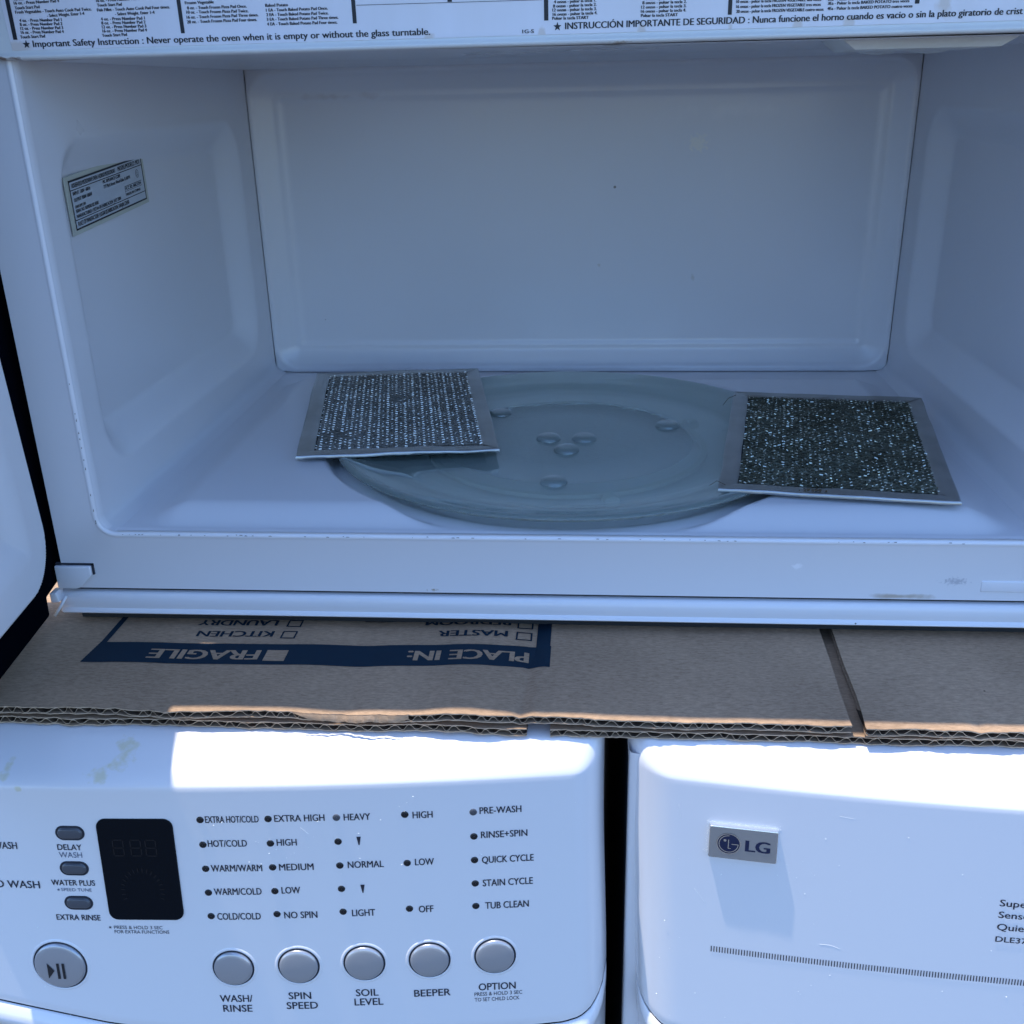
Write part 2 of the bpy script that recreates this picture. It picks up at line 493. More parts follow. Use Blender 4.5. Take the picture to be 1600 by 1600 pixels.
# top roll: (drop below the lid level, set back from the face)
TOPZ = -0.0686
ROLL = [(0.0, 0.060), (0.0, 0.045), (0.0001, 0.036), (0.0005, 0.0300), (0.0013, 0.0262), (0.0026, 0.0222), (0.0042, 0.0180), (0.0059, 0.0140), (0.0076, 0.0102),
        (0.0092, 0.0068), (0.0106, 0.0042), (0.0119, 0.0022), (0.0130, 0.0009), (0.0138, 0.0003), (0.0146, 0.0), (0.017, 0.0)]
YB = -0.0862
def side_roll(d, w, depth):
    if d >= w: return 0.0
    k = 1 - max(d, 0)/w
    return depth*(1 - sqrt(max(0, 1 - k*k))) if k < 1 else depth
def smooth_noise(x, s, seed=0.0):
    return noise.noise(Vector((x*s, seed, seed*1.7)))

def lerp_table(tab, x):
    if x <= tab[0][0]: return tab[0][1]
    for (a, b), (c, d) in zip(tab, tab[1:]):
        if x <= c:
            t = (x-a)/(c-a); return b + (d-b)*t
    return tab[-1][1]

def front_grid(x_left, x_right, seam, xc, wl, wr):
    """x_left/x_right: functions of z. Returns rows for the console and the lower panel"""
    NX = 150
    us = []
    for i in range(NX+1):
        t = i/NX
        us.append(0.5 - 0.5*cos(pi*t) if True else t)
    us = [0.55*u + 0.45*(i/NX) for i, u in enumerate(us)]
    us = [0.5 + (u-0.5) for u in us]
    def P(u, z, bt, extra=0.0):
        xl, xr = x_left(z), x_right(z)
        X = xl + (xr-xl)*u
        bs = side_roll(X-xl, wl, 0.020) + side_roll(xr-X, wr, 0.020)
        bt = bt/0.030*max(0.004, YB - face_y(X, z, xc)) if bt <= 0.030 else YB - face_y(X, z, xc) + (bt-0.030)
        off = (bt**1.7 + bs**1.7)**(1/1.7) + extra
        return (X, face_y(X, z, xc) + off, z)
    rows = []
    for dz, bt in ROLL:
        rows.append([P(u, TOPZ-dz, bt) for u in us])
    NZ = 46
    for k in range(1, NZ+1):
        r = []
        for u in us:
            z0 = TOPZ - ROLL[-1][0]
            zl = z0 + (seam(x_left(-0.2) + (x_right(-0.2)-x_left(-0.2))*u) - z0)*(k/NZ)
            e = 0.0008 if k == NZ else 0.0
            r.append(P(u, zl, 0.0, e))
        rows.append(r)
    low = []
    for dz, ex in ((0.0011, 0.0010), (0.0013, 0.0003), (0.002, -0.0002), (0.005, -0.0018), (0.008, -0.0028), (0.011, -0.0025), (0.016, 0.001), (0.03, 0.006), (0.08, 0.012)):
        r = []
        for u in us:
            X = x_left(-0.2) + (x_right(-0.2)-x_left(-0.2))*u
            z = seam(X) - dz
            q = P(u, z, 0.0, ex)
            wide = 0.0*max(0.0, 1 - u*8) if x_left(-0.2) > 0.2 else 0.0
            r.append((q[0] - wide, q[1], q[2]))
        low.append(r)
    return rows, low

def make_machine(root, xl, xr, seam, xc, wl, wr, body_x0, body_x1, pm):
    rows, low = front_grid(xl, xr, seam, xc, wl, wr)
    mb = MB(); mb.grid(rows)
    # side returns of the console
    for side in (0, -1):
        a = [r[side] for r in rows]
        b = [(p[0], p[1] + 0.006, p[2]) for p in a]
        mb.grid([a, b] if side == -1 else [b, a])
    panel = mb.build('control_panel', pm, root, smooth=True)
    sharp(panel, 50)
    lb = MB(); lb.grid(low)
    lower = lb.build('front_panel', M['machine'], root, smooth=True)
    bb = MB()
    bb.box(body_x0, body_x1, -0.070, 0.55, -0.95, TOPZ-0.0045)
    bb.build('cabinet', M['cabinet_dark'], root, bevel=0.004)
    tb = MB(); tb.box(body_x0-0.0005, body_x1+0.0005, -0.062, 0.552, TOPZ-0.004, TOPZ-0.0003)
    tb.build('lid', M['machine'], root, bevel=0.0015)
    return panel

def seam_w(X):
    return lerp_table([(-0.362, -0.150), (-0.2, -0.178), (-0.10, -0.196), (-0.0315, -0.2096), (-0.003, -0.2157), (0.0252, -0.2220), (0.06, -0.2268), (0.10, -0.2292), (0.15, -0.2298), (0.20, -0.2300), (0.2422, -0.2296), (0.2622, -0.2285), (0.270, -0.2262), (0.2765, -0.2222), (0.2805, -0.2175), (0.2835, -0.2125), (0.2860, -0.205)], X)
def seam_d(X):
    return lerp_table([(0.2935, -0.205), (0.2965, -0.2120), (0.300, -0.2180), (0.305, -0.2245), (0.312, -0.2285), (0.33, -0.2310), (0.45, -0.235), (0.94, -0.235)], X)

washer = empty('washing_machine', (-0.04, 0.24, -0.95), 'white washing machine with button console and black display window, left of the gap', 'washing machine')
dryer = empty('clothes_dryer', (0.615, 0.24, -0.95), 'white clothes dryer with silver logo badge and a row of fine ticks', 'clothes dryer')
pw = make_machine(washer, lambda z: -0.362, lambda z: 0.2822 + 0.0026*sstep(-z, 0.10, 0.22), seam_w, -0.04, 0.015, 0.015, -0.3615, 0.2815, M['machine_washer'])
pd = make_machine(dryer, lambda z: 0.2935 + (-z-0.07)*0.050, lambda z: 0.935, seam_d, 0.615, 0.021, 0.02, 0.2940, 0.9345, M['machine'])

def surf_fn(xc, lift):
    def fn(u, v, k=0.0):
        return (u, face_y(u, v, xc) - lift - 0.00004*k, v)
    return fn
def frame_at(X, z, xc):
    ex = Vector((1, (X-xc)/2.2, 0)).normalized()
    ez0 = Vector((0, ST, 1)).normalized()
    n = ez0.cross(ex).normalized()
    if n.y > 0: n = -n
    ey = n.cross(ex).normalized()
    if ey.z < 0: ey = -ey
    return Vector((X, face_y(X, z, xc), z)), ex, ey, n

XW, XD = -0.04, 0.615
WT = [('EXTRA HOT/COLD', 0.08854, 0.11457, -0.10201, 0.00362),
 ('EXTRA HIGH', 0.12226, 0.14656, -0.10189, 0.00362),
 ('HEAVY', 0.15591, 0.16868, -0.10201, 0.00361),
 ('HIGH', 0.18922, 0.19883, -0.10204, 0.00362),
 ('PRE-WASH', 0.22164, 0.24182, -0.10118, 0.00362),
 ('HOT/COLD', 0.08854, 0.10769, -0.11545, 0.00368),
 ('HIGH', 0.12238, 0.1321, -0.11531, 0.00367),
 ('RINSE+SPIN', 0.22199, 0.2446, -0.11477, 0.00367),
 ('WARM/WARM', 0.08875, 0.11398, -0.12956, 0.00374),
 ('MEDIUM', 0.12246, 0.13937, -0.1294, 0.00373),
 ('NORMAL', 0.15628, 0.1738, -0.12889, 0.00373),
 ('LOW', 0.18932, 0.19854, -0.1286, 0.00373),
 ('QUICK CYCLE', 0.22221, 0.24755, -0.12902, 0.00373),
 ('WARM/COLD', 0.08891, 0.11257, -0.14311, 0.0038),
 ('LOW', 0.12262, 0.13182, -0.14277, 0.00379),
 ('STAIN CYCLE', 0.22232, 0.24704, -0.1424, 0.00379),
 ('COLD/COLD', 0.08913, 0.11093, -0.15767, 0.00386),
 ('NO SPIN', 0.12285, 0.13934, -0.15732, 0.00385),
 ('LIGHT', 0.15678, 0.1682, -0.15694, 0.00385),
 ('OFF', 0.1901, 0.1973, -0.15603, 0.00384),
 ('TUB CLEAN', 0.22325, 0.24489, -0.15571, 0.00385),
 ('WASH/', 0.08569, 0.10248, -0.20775, 0.00476),
 ('RINSE', 0.0868, 0.1018, -0.21391, 0.00479),
 ('SPIN', 0.12128, 0.13277, -0.20645, 0.00474),
 ('SPEED', 0.11982, 0.13585, -0.21256, 0.00477),
 ('SOIL', 0.1559, 0.16735, -0.20551, 0.00473),
 ('LEVEL', 0.15487, 0.16957, -0.21127, 0.00476),
 ('BEEPER', 0.1857, 0.20427, -0.20709, 0.00474),
 ('OPTION', 0.21885, 0.23772, -0.20502, 0.0044),
 ('PRESS & HOLD 3 SEC', 0.21654, 0.24105, -0.20845, 0.00221),
 ('TO SET CHILD LOCK', 0.2166, 0.2396, -0.21187, 0.00222),
 ('WASH', -0.01947, -0.00736, -0.11757, 0.0039),
 ('SPEED WASH', -0.0332, 0.00088, -0.14006, 0.00425),
 ('DELAY', 0.01321, 0.02534, -0.11756, 0.00319),
 ('WASH', 0.01339, 0.02505, -0.1219, 0.0031),
 ('WATER PLUS', 0.00716, 0.02936, -0.13799, 0.00316),
 ('SPEED TUNE', 0.0116, 0.02717, -0.14139, 0.00176),
 ('EXTRA RINSE', 0.00686, 0.02951, -0.15842, 0.00323),
 ('PRESS & HOLD 3 SEC', 0.03578, 0.0607, -0.16332, 0.00192),
 ('FOR EXTRA FUNCTIONS', 0.03575, 0.06377, -0.16596, 0.00192)]
fw = surf_fn(XW, 0.00022)
worn = MB()
for t, x0, x1, z, cap in WT:
    tb = MB()
    if t == 'SPEED TUNE' or (t == 'WASH' and x0 > 0):
        put_text(worn, t, (x0, z), (x1, z), cap, fw)
    elif cap < 0.0025:
        put_text(tb, t, (x0, z), (x1, z), cap, fw)
    else:
        put_text(tb, t, (x0, z), (x1, z), min(cap, 0.0042), fw, bold=0.00009)
    if tb.v: tb.build('printed_lettering', M['ink'], pw)
for (x, z) in ((0.1624, -0.1113), (0.1628, -0.1387)):
    tb = MB()
    tb.poly([fw(x-0.0010, z, 0), fw(x-0.0002, z-0.0047, 0), fw(x+0.0003, z-0.0047, 0), fw(x+0.0011, z, 0)][::-1])
    tb.build('printed_arrow', M['ink'], pw)
tb = MB()
star_fan(tb, 0.0338, -0.1624, 0.0009, fw)
star_fan(worn, 0.0102, -0.1406, 0.0009, fw)
tb.build('printed_star', M['ink'], pw)
worn.build('worn_lettering', M['ink_worn'], pw)

# recessed black display window with rounded corners
def rr_on(xc, x0, x1, z0, z1, r, lift):
    return [fnp(xc, a, b, lift) for a, b in rrect_pts(x0, x1, z0, z1, r)]
def fnp(xc, X, z, lift):
    p, ex, ey, n = frame_at(X, z, xc)
    return tuple(p + n*lift)
def plate_on(xc, cx, cz, w, h, r, h0, h1, shrink=0.0):
    """flat plate tangent to the console at its centre"""
    p, ex, ey, n = frame_at(cx, cz, xc)
    mb = MB()
    bot = [tuple(p + ex*a + ey*b + n*h0) for a, b in rrect_pts(-w/2, w/2, -h/2, h/2, r)]
    top = [tuple(p + ex*a + ey*b + n*h1) for a, b in rrect_pts(-w/2+shrink, w/2-shrink, -h/2+shrink, h/2-shrink, max(r-shrink, 0.0001))]
    n0 = len(mb.v); k = len(bot); mb.v += bot + top
    for i in range(k):
        j = (i+1) % k; mb.f.append((n0+i, n0+j, n0+k+j, n0+k+i))
    mb.f.append(tuple(range(n0+k, n0+2*k)))
    return mb, (p, ex, ey, n)
mb, fr = plate_on(XW, 0.0534, -0.1286, 0.0382, 0.0584, 0.0048, -0.001, 0.0006, 0.0002)
disp = mb.build('display_window', M['display'], pw)
# unlit seven-segment figures and a dial arc behind the smoked window
seg = MB()
def sfn(a, b, h=0.00075):
    p, ex, ey, n = fr
    return tuple(p + ex*a + ey*b + n*h)
def seg_bar(ax, ay, bx, by, w):
    L = hypot(bx-ax, by-ay); dx, dy = (bx-ax)/L, (by-ay)/L
    seg.poly([sfn(ax-dy*w, ay+dx*w), sfn(ax+dy*w, ay-dx*w), sfn(bx+dy*w, by-dx*w), sfn(bx-dy*w, by+dx*w)])
for cx in (-0.0092, -0.0005, 0.0070):
    a, h = 0.0026, 0.0045
    for s_ in ((-a, 2*h, a, 2*h), (-a, h, a, h), (-a, 0, a, 0), (-a-.0004, h+.0004, -a-.0004, 2*h-.0004), (a+.0004, h+.0004, a+.0004, 2*h-.0004), (-a-.0004, .0004, -a-.0004, h-.0004), (a+.0004, .0004, a+.0004, h-.0004)):
        seg_bar(cx+s_[0]*0.85, 0.0085+s_[1], cx+s_[2]*0.85, 0.0085+s_[3], 0.0003)
for i in range(18):
    a = radians(-20 + i*13)
    seg_bar(0.009*cos(a), -0.012+0.011*sin(a), 0.011*cos(a), -0.012+0.0135*sin(a), 0.00025)
seg.build('display_segments', M['segment'], disp)

def ring_button(name, X, z, r, parent, xc, m, kind='round'):
    p, ex, ey, n = frame_at(X, z, xc)
    fr_ = (ex, ey, n)
    rg = MB(); rg.lathe([(r+0.0022, -0.0002), (r+0.0014, 0.00025), (r+0.0006, 0.00045), (r+0.0003, 0.0002), (r+0.0002, -0.001)], p, 48, fr_)
    ring = rg.build('button_ring', M['machine'], parent, smooth=True)
    gp = MB(); gp.lathe([(r+0.0003, 0.0001), (r-0.0008, 0.00012)], p, 48, fr_)
    b = MB()
    prof = [(r-0.0006, 0.0), (r-0.00062, 0.0007), (r-0.0009, 0.0012), (r-0.0016, 0.00155), (r-0.003, 0.00175), (r*0.5, 0.0020), (0.0001, 0.0021)]
    b.lathe(prof, p, 48, fr_)
    bo = b.build(name, m, parent, smooth=True)
    g2 = gp.build('joint', M['groove'], parent)
    return bo, (p, ex, ey, n)

for X, z in ((0.0944, -0.1868), (0.1278, -0.1860), (0.1612, -0.1852), (0.1943, -0.1847), (0.2275, -0.1842)):
    ring_button('push_button', X, z, 0.0104, pw, XW, M['silver'])
bo, (p, ex, ey, n) = ring_button('start_button', 0.0046, -0.1860, 0.0139, pw, XW, M['silver'])
bo['label'] = 'large round start and pause button'
sm = MB()
q = lambda a, b: tuple(p + ex*(a-0.0046) + ey*(b+0.1860) + n*0.0023)
sm.poly([q(-0.0013, -0.1834), q(0.0022, -0.1880), q(-0.0013, -0.1928)][::-1])
sm.poly([q(0.0036, -0.1834), q(0.0050, -0.1834), q(0.0050, -0.1928), q(0.0036, -0.1928)][::-1])
sm.poly([q(0.0064, -0.1834), q(0.0078, -0.1834), q(0.0078, -0.1928), q(0.0064, -0.1928)][::-1])
o = sm.build('start_symbol', M['ink_black'], pw)
for z in (-0.1080, -0.1281, -0.1482):
    X = {-0.1080: 0.0206, -0.1281: 0.0200, -0.1482: 0.0195}[z]
    mb, f2 = plate_on(XW, X, z, 0.0150, 0.0084, 0.0042, -0.0005, 0.0003, 0.0002)
    mb.build('joint', M['groove'], pw)
    mb, f2 = plate_on(XW, X, z, 0.0136, 0.0070, 0.0035, -0.0005, 0.0012, 0.0011)
    mb.build('pill_button', M['pill_grey'], pw, bevel=0.0004, seg=2)
lights = [(x, z) for x in (0.0860,) for z in (-0.1004, -0.1143, -0.1280, -0.1418, -0.1556)] + \
    [(0.1192, z) for z in (-0.1003, -0.1140, -0.1276, -0.1413, -0.1548)] + \
    [(0.1523, z) for z in (-0.1004, -0.1138, -0.1274, -0.1408, -0.1542)] + \
    [(0.1854, z) for z in (-0.0999, -0.1272, -0.1537)] + \
    [(0.2185, z) for z in (-0.1001, -0.1137, -0.1271, -0.1406, -0.1538)]
for i, (X, z) in enumerate(lights):
    p, ex, ey, n = frame_at(X, z, XW)
    b = MB()
    b.lathe([(0.0019, -0.0002), (0.0018, 0.00022), (0.0012, 0.00035), (0.0001, 0.00040)], p, 20, (ex, ey, n))
    mm = M['led']
    if (X, z) in ((0.1523, -0.1004), (0.2185, -0.1001)): mm = M['pill_grey']
    b.build('indicator_light', mm, pw, smooth=True)

# ---------------- dryer print and badge
fd = surf_fn(XD, 0.00022)
for t, x0, x1, z, cap in [('Super Capacity', 0.46729, 0.50489, -0.13408, 0.00359),
 ('Sensor Dry', 0.46744, 0.49531, -0.14049, 0.00347),
 ('Quiet Operation', 0.46752, 0.50905, -0.14726, 0.0035),
 ('DLE3733W', 0.46757, 0.49238, -0.15379, 0.00294)]:
    db = MB(); put_text(db, t, (x0, z), (x1, z), cap, fd, bold=0.00006)
    db.build('printed_lettering', M['ink'], pd)
tk = MB()
for i in range(330):
    X = 0.3363 + i*0.001345
    z0 = -0.1741
    tk.poly([fd(X, z0-0.0033, 0), fd(X+0.00048, z0-0.0033, 0), fd(X+0.00048, z0, 0), fd(X, z0, 0)])
tag(tk.build('tick_row', M['ink'], pd), kind='stuff')

BX, BZ, BW, BH = 0.34885, -0.11265, 0.0328, 0.0180
mb, fr = plate_on(XD, BX, BZ, BW, BH, 0.0012, -0.0015, 0.0024, 0.0003)
badge = mb.build('badge', M['badge_rim'], pd, bevel=0.0003, seg=2)
badge['label'] = 'small silver rectangular logo badge'
p, ex, ey, n = fr
def bfn(h):
    def fn(u, v, k=0.0):
        return tuple(p + ex*(u-BX) + ey*(v-BZ) + n*(h + 0.00003*k))
    return fn
f0 = bfn(0.00246)
bp2 = MB(); bp2.poly([f0(a, b) for a, b in rrect_pts(BX-BW/2+0.0007, BX+BW/2-0.0007, BZ-BH/2+0.0007, BZ+BH/2-0.0007, 0.0008)])
bp2.build('badge_plate', M['badge_metal'], badge)
f1 = bfn(0.00256)
lb = MB()
put_text(lb, 'LG', (0.3503, -0.1160), (0.3613, -0.1160), 0.0060, f1, bold=0.00042)
lb.build('badge_lettering', M['navy'], badge)
cx, cz, cr = 0.3421, -0.1128, 0.0056
dsk = MB(); dsk.poly([f1(cx+cr*cos(2*pi*i/48), cz+cr*sin(2*pi*i/48)) for i in range(48)])
dsk.build('badge_disc', M['navy'], badge)
f2_ = bfn(0.0028)
lg = MB()
def arc(cx, cz, r, a0, a1, w, k=30):
    r0 = [f2_(cx+(r-w)*cos(radians(a0+(a1-a0)*i/k)), cz+(r-w)*sin(radians(a0+(a1-a0)*i/k))) for i in range(k+1)]
    r1 = [f2_(cx+(r+w)*cos(radians(a0+(a1-a0)*i/k)), cz+(r+w)*sin(radians(a0+(a1-a0)*i/k))) for i in range(k+1)]
    lg.grid([r0, r1])
def bar(x0, x1, z0, z1):
    lg.poly([f2_(x0, z0), f2_(x1, z0), f2_(x1, z1), f2_(x0, z1)])
arc(cx, cz, 0.0055, 0, 360, 0.00022, 48)
arc(cx, cz, 0.0045, 88, 362, 0.00020)
bar(cx+0.0014, cx+0.0046, cz-0.0002, cz+0.0002)
bar(cx-0.0003, cx+0.0001, cz-0.0022, cz+0.0024)
bar(cx-0.0003, cx+0.0011, cz-0.0026, cz-0.0022)
arc(cx-0.0018, cz+0.0018, 0.00035, 0, 360, 0.00035, 16)
lg.build('badge_emblem', M['badge_rim'], badge)

b = MB()
b.grid([[(x, y, z) for z in (-0.30, -0.24, -0.16, -0.076)] for x, y in ((0.2942, -0.080), (0.2943, -0.086), (0.2952, -0.0885), (0.2975, -0.0893), (0.312, -0.0893))])
sharp(b.build('corner_strip', M['machine'], dryer, smooth=True), 60)
# fine raised dust and dried drops that catch the light on the consoles
def dust(parent, xc, areas, mname):
    b = MB()
    for (x0, x1, z0, z1, cnt) in areas:
        for _ in range(cnt):
            X = random.uniform(x0, x1); z = random.uniform(z0, z1)
            p, ex, ey, n = frame_at(X, z, xc)
            r = random.choice((0.0001, 0.00012, 0.00015, 0.0002, 0.0003)) * random.uniform(0.7, 1.1)
            st = random.uniform(0.6, 1.8)
            b.lathe([(r, -0.00004), (r*0.8, r*0.45), (0.00001, r*0.75)], p, 6, (ex*st, ey, n))
    return tag(b.build('dust_specks', M[mname], parent, smooth=True), kind='stuff')
dust(pw, XW, [(0.085, 0.27, -0.135, -0.088, 40), (0.11, 0.135, -0.128, -0.112, 16), (-0.035, 0.03, -0.22, -0.16, 30), (0.03, 0.27, -0.225, -0.09, 20)], 'dust')
dust(pd, XD, [(0.31, 0.49, -0.225, -0.09, 60), (0.325, 0.40, -0.135, -0.098, 24)], 'dust')
def scratch(pts, r, parent=pd, xc=XD):
    b_ = MB()
    q_ = []
    for X, z in pts:
        p, ex, ey, n = frame_at(X, z, xc); q_.append(tuple(p + n*r*0.5))
    b_.tube(q_, r, 5); b_.build('scratch', M['dust'], parent, smooth=True)
scratch([(0.3880 + 0.0012*i, -0.1655 + 0.0016*sin(i/8*2.2) - 0.00035*i) for i in range(9)], 0.00006)
scratch([(0.392 + 0.0018*i, -0.0935 - 0.0002*i) for i in range(5)], 0.00004)
scratch([(0.327 + 0.0008*i, -0.142 - 0.0011*i) for i in range(8)], 0.00005)
scratch([(0.318 + 0.0002*i, -0.096 - 0.0012*i) for i in range(7)], 0.00006)
scratch([(0.1345 + 0.0006*i, -0.1055 - 0.0006*i) for i in range(7)], 0.00006, pw, XW)
scratch([(-0.012 + 0.0007*i, -0.166 - 0.0008*i) for i in range(9)], 0.00006, pw, XW)
gr = MB()
for _ in range(170):   # grime ring that collects along the badge edge
    side = random.random()
    if side < 0.5: X, z = random.uniform(BX-BW/2, BX+BW/2), BZ+BH/2+abs(random.gauss(0.0003, 0.0005))
    elif side < 0.75: X, z = BX-BW/2-abs(random.gauss(0.0003, 0.0006)), random.uniform(BZ-BH/2, BZ+BH/2)
    else: X, z = BX+random.choice((-1, 1))*BW/2+random.gauss(0, 0.0006), BZ+BH/2+random.gauss(0, 0.0006)
    pp_, e1, e2, n3 = frame_at(X, z, XD); r = random.uniform(0.00008, 0.0002)
    gr.lathe([(r, -0.00004), (r*0.8, r*0.5), (0.00001, r*0.8)], pp_, 5, (e1, e2, n3))
tag(gr.build('grime', M['dust'], pd, smooth=True), kind='stuff')

# ================================================================== FLATTENED CARDBOARD BOX
box = empty('flattened_moving_box', (0.25, 0.2, -0.0685), 'flattened brown moving box with blue printed panel, spread over both machines under the microwave', 'cardboard box')
def bump_top(X, Y):
    d = exp(-max(0, Y+0.088)/0.10)
    z = 0.0026*exp(-((X-0.212)/0.022)**2) - 0.0006*exp(-((X-0.2405)/0.006)**2) + 0.0010*exp(-((X-0.262)/0.02)**2)
    z += 0.0004*smooth_noise(X, 25, 3.1) + 0.0003*smooth_noise(X, 70, 9.3)
    z -= 0.0012*exp(-((X-0.150)/0.012)**2)
    cr_ = -0.0009*exp(-((X-0.2405-0.05*(Y+0.088))/0.0022)**2)*exp(-max(0, Y+0.088)/0.25) + 0.0006*exp(-((X-0.2475-0.05*(Y+0.088))/0.003)**2)*exp(-max(0, Y+0.088)/0.25)
    cr_ += 0.0005*smooth_noise(X, 18, 2.2+Y*9)
    return z*d + cr_
def bump_low(X, Y):
    d = exp(-max(0, Y+0.088)/0.08)
    return (0.0012*exp(-((X-0.205)/0.02)**2) + 0.0002*smooth_noise(X, 40, 5.5))*d
def edge_jit(X, seed):
    return 0.0009*smooth_noise(X, 120, seed) + 0.0012*smooth_noise(X, 22, seed+2) + 0.0005*smooth_noise(X, 600, seed+5) - 0.0008*max(0, smooth_noise(X, 45, seed+9) - 0.25)

def sheet(x0, x1, y0, y1, z0, z1, bump, seed, y_front=None, label=None, parent=None, xl=None, xr=None):
    """one corrugated sheet: two liners with a fluted medium between them"""
    n = max(8, int((x1-x0)/0.0016))
    ys = [0.0, 0.0004, 0.002, 0.006, 0.014, 0.03, 0.06, 0.10, 0.16, 0.3, 0.6]
    yl = [y0 + (y1-y0)*0 + t*(1.0) for t in ys if y0 + t < y1] + [y1]
    xs = [x0 + (x1-x0)*i/n for i in range(n+1)]
    def YY(x, j):
        y = yl[j]
        if j < 3:
            y += edge_jit(x, seed) + (y_front(x) if y_front else 0)
        return y
    def XX(i, y):
        X = xs[i]
        t = (X-x0)/(x1-x0)
        sh = (xl(y) if xl else 0)*(1-t) + (xr(y) if xr else 0)*t
        return X + sh
    mb = MB(); th = 0.00045
    for (za, zb) in ((z1-th, z1), (z0, z0+th)):
        top = []; bot = []
        for j in range(len(yl)):
            rt = []; rb = []
            for i in range(n+1):
                y = YY(xs[i], j)
                if za > (z0+z1)/2: pass
                else: y += 0.0006*smooth_noise(xs[i], 90, seed+8)
                X = XX(i, y)
                e = 0.00012*smooth_noise(X, 500, seed+1) if j == 0 else 0
                rt.append((X, y, zb + bump(X, y) + e)); rb.append((X, y, za + bump(X, y) + e))
            top.append(rt); bot.append(rb)
        mb.grid(top)
        mb.grid(bot[::-1])
        mb.grid([bot[0], top[0]])
        mb.grid([[r[0] for r in top], [r[0] for r in bot]])
        mb.grid([[r[-1] for r in bot], [r[-1] for r in top]])
    o = mb.build('cardboard_flap', M['card'], parent, smooth=True)
    sharp(o, 40)
    if label: o['label'] = label
    fl = MB()
    amp = (z1-z0)/2 - th - 0.0001; mid = (z0+z1)/2
    m = int((x1-x0)/0.0005)
    ph = random.random()*6
    rf = []; rb = []; rf2 = []; rb2 = []
    for i in range(m+1):
        X = x0 + (x1-x0)*i/m
        ph += 2*pi*0.0005/0.0078*(1 + 0.9*smooth_noise(X, 110, seed+4))
        sh = sin(ph); sh = math.copysign(abs(sh)**0.75, sh)
        a = amp*(1 - 0.5*abs(smooth_noise(X, 60, seed+6)))
        y = y0 + edge_jit(X, seed) + (y_front(X) if y_front else 0) + 0.0004 + 0.0005*smooth_noise(X, 300, seed+7)
        Xs = X
        if xl or xr:
            t = (X-x0)/(x1-x0); Xs = X + (xl(y) if xl else 0)*(1-t) + (xr(y) if xr else 0)*t
        z = mid + a*sh + bump(X, y)
        rf.append((Xs, y, z+0.00016)); zb_ = z - bump(X, y) + bump(X, y+0.02)
        rb.append((Xs, y+0.02, zb_+0.00016)); rf2.append((Xs, y, z-0.00016)); rb2.append((Xs, y+0.02, zb_-0.00016))
    fl.grid([rf, rb]); fl.grid([rb2, rf2])
    f = fl.build('fluting', M['card_inner'], o, smooth=False)
    fe = MB(); fe.grid([[(x, y-0.0003, z-0.00003) for x, y, z in rf2], [(x, y-0.0003, z+0.00003) for x, y, z in rf]])
    fe.build('fluting_edge', M['card_edge'], o)
    # pale cut edges of the liners
    ed = MB()
    for zc in (z1-th/2, z0+th/2):
        r0 = []; r1 = []
        for i in range(n+1):
            y = YY(xs[i], 0)
            if zc < mid: y += 0.0006*smooth_noise(xs[i], 90, seed+8)
            X = XX(i, y); e = 0.00012*smooth_noise(X, 500, seed+1)
            w = th*0.5*(1.1 + 0.5*smooth_noise(X, 800, seed+zc*100))
            r0.append((X, y-0.00015, zc - w + bump(X, y) + e)); r1.append((X, y-0.00015, zc + w + bump(X, y) + e))
        ed.grid([r0, r1])
    ed.build('cut_edge', M['card_edge'], o)
    return o

def front_dent(X):
    return 0.0014*exp(-((X-0.2385)/0.004)**2) - 0.0008*exp(-((X-0.21)/0.02)**2) + 0.0015*exp(-((X-0.150)/0.008)**2)
ZT1, ZT0 = -0.0580, -0.0620
ZL1, ZL0 = -0.0643, -0.0683
slot_l = lambda y: (y+0.0875)*0.035 + 0.0007*smooth_noise(y, 160, 1.3)
slot_r = lambda y: (y+0.0875)*0.045 + 0.0010*smooth_noise(y, 260, 4.3)
flap = sheet(-0.30, 0.3990, -0.0881, 0.42, ZT0, ZT1, bump_top, 1.0, front_dent, 'long upper flap with blue print', box, xr=slot_l)
sheet(0.4055, 0.80, -0.0900, 0.42, ZT0, ZT1, lambda x, y: 0.0003*smooth_noise(x, 40, 7.7) - 0.0010*exp(-((x-0.458)/0.003)**2)*exp(-max(0, y+0.09)/0.02), 2.0, None, 'upper flap right of the slot', box, xl=slot_r)
sheet(-0.30, 0.2440, -0.0874, 0.42, ZL0, ZL1, bump_low, 3.0, None, None, box)
sheet(0.2555, 0.80, -0.0876, 0.42, ZL0, ZL1, lambda x, y: 0.0001*smooth_noise(x, 40, 2.7), 4.0, None, None, box)

# torn liner curling over the front edge, a crease across the flap
tl = MB(); rws = []
for k in range(5):
    rw = []
    for i in range(61):
        X = 0.128 + 0.058*i/60
        w_ = sin(pi*min(1, i/60*1.02))**0.6
        low_ = k/4*w_*0.0036*(0.6 + 0.5*smooth_noise(X, 160, 3.3))
        rw.append((X, -0.0889 - 0.0013*sin(k/4*1.6)*w_ + edge_jit(X, 1.0) + front_dent(X), ZT1 + 0.0002 + bump_top(X, -0.088) - low_ - 0.0004*k/4 - 0.0022*(i/60)*k/4))
    rws.append(rw)
tl.grid(rws)
tag(tl.build('torn_liner', M['card'], flap, smooth=True), label='torn strip of liner curling over the edge')
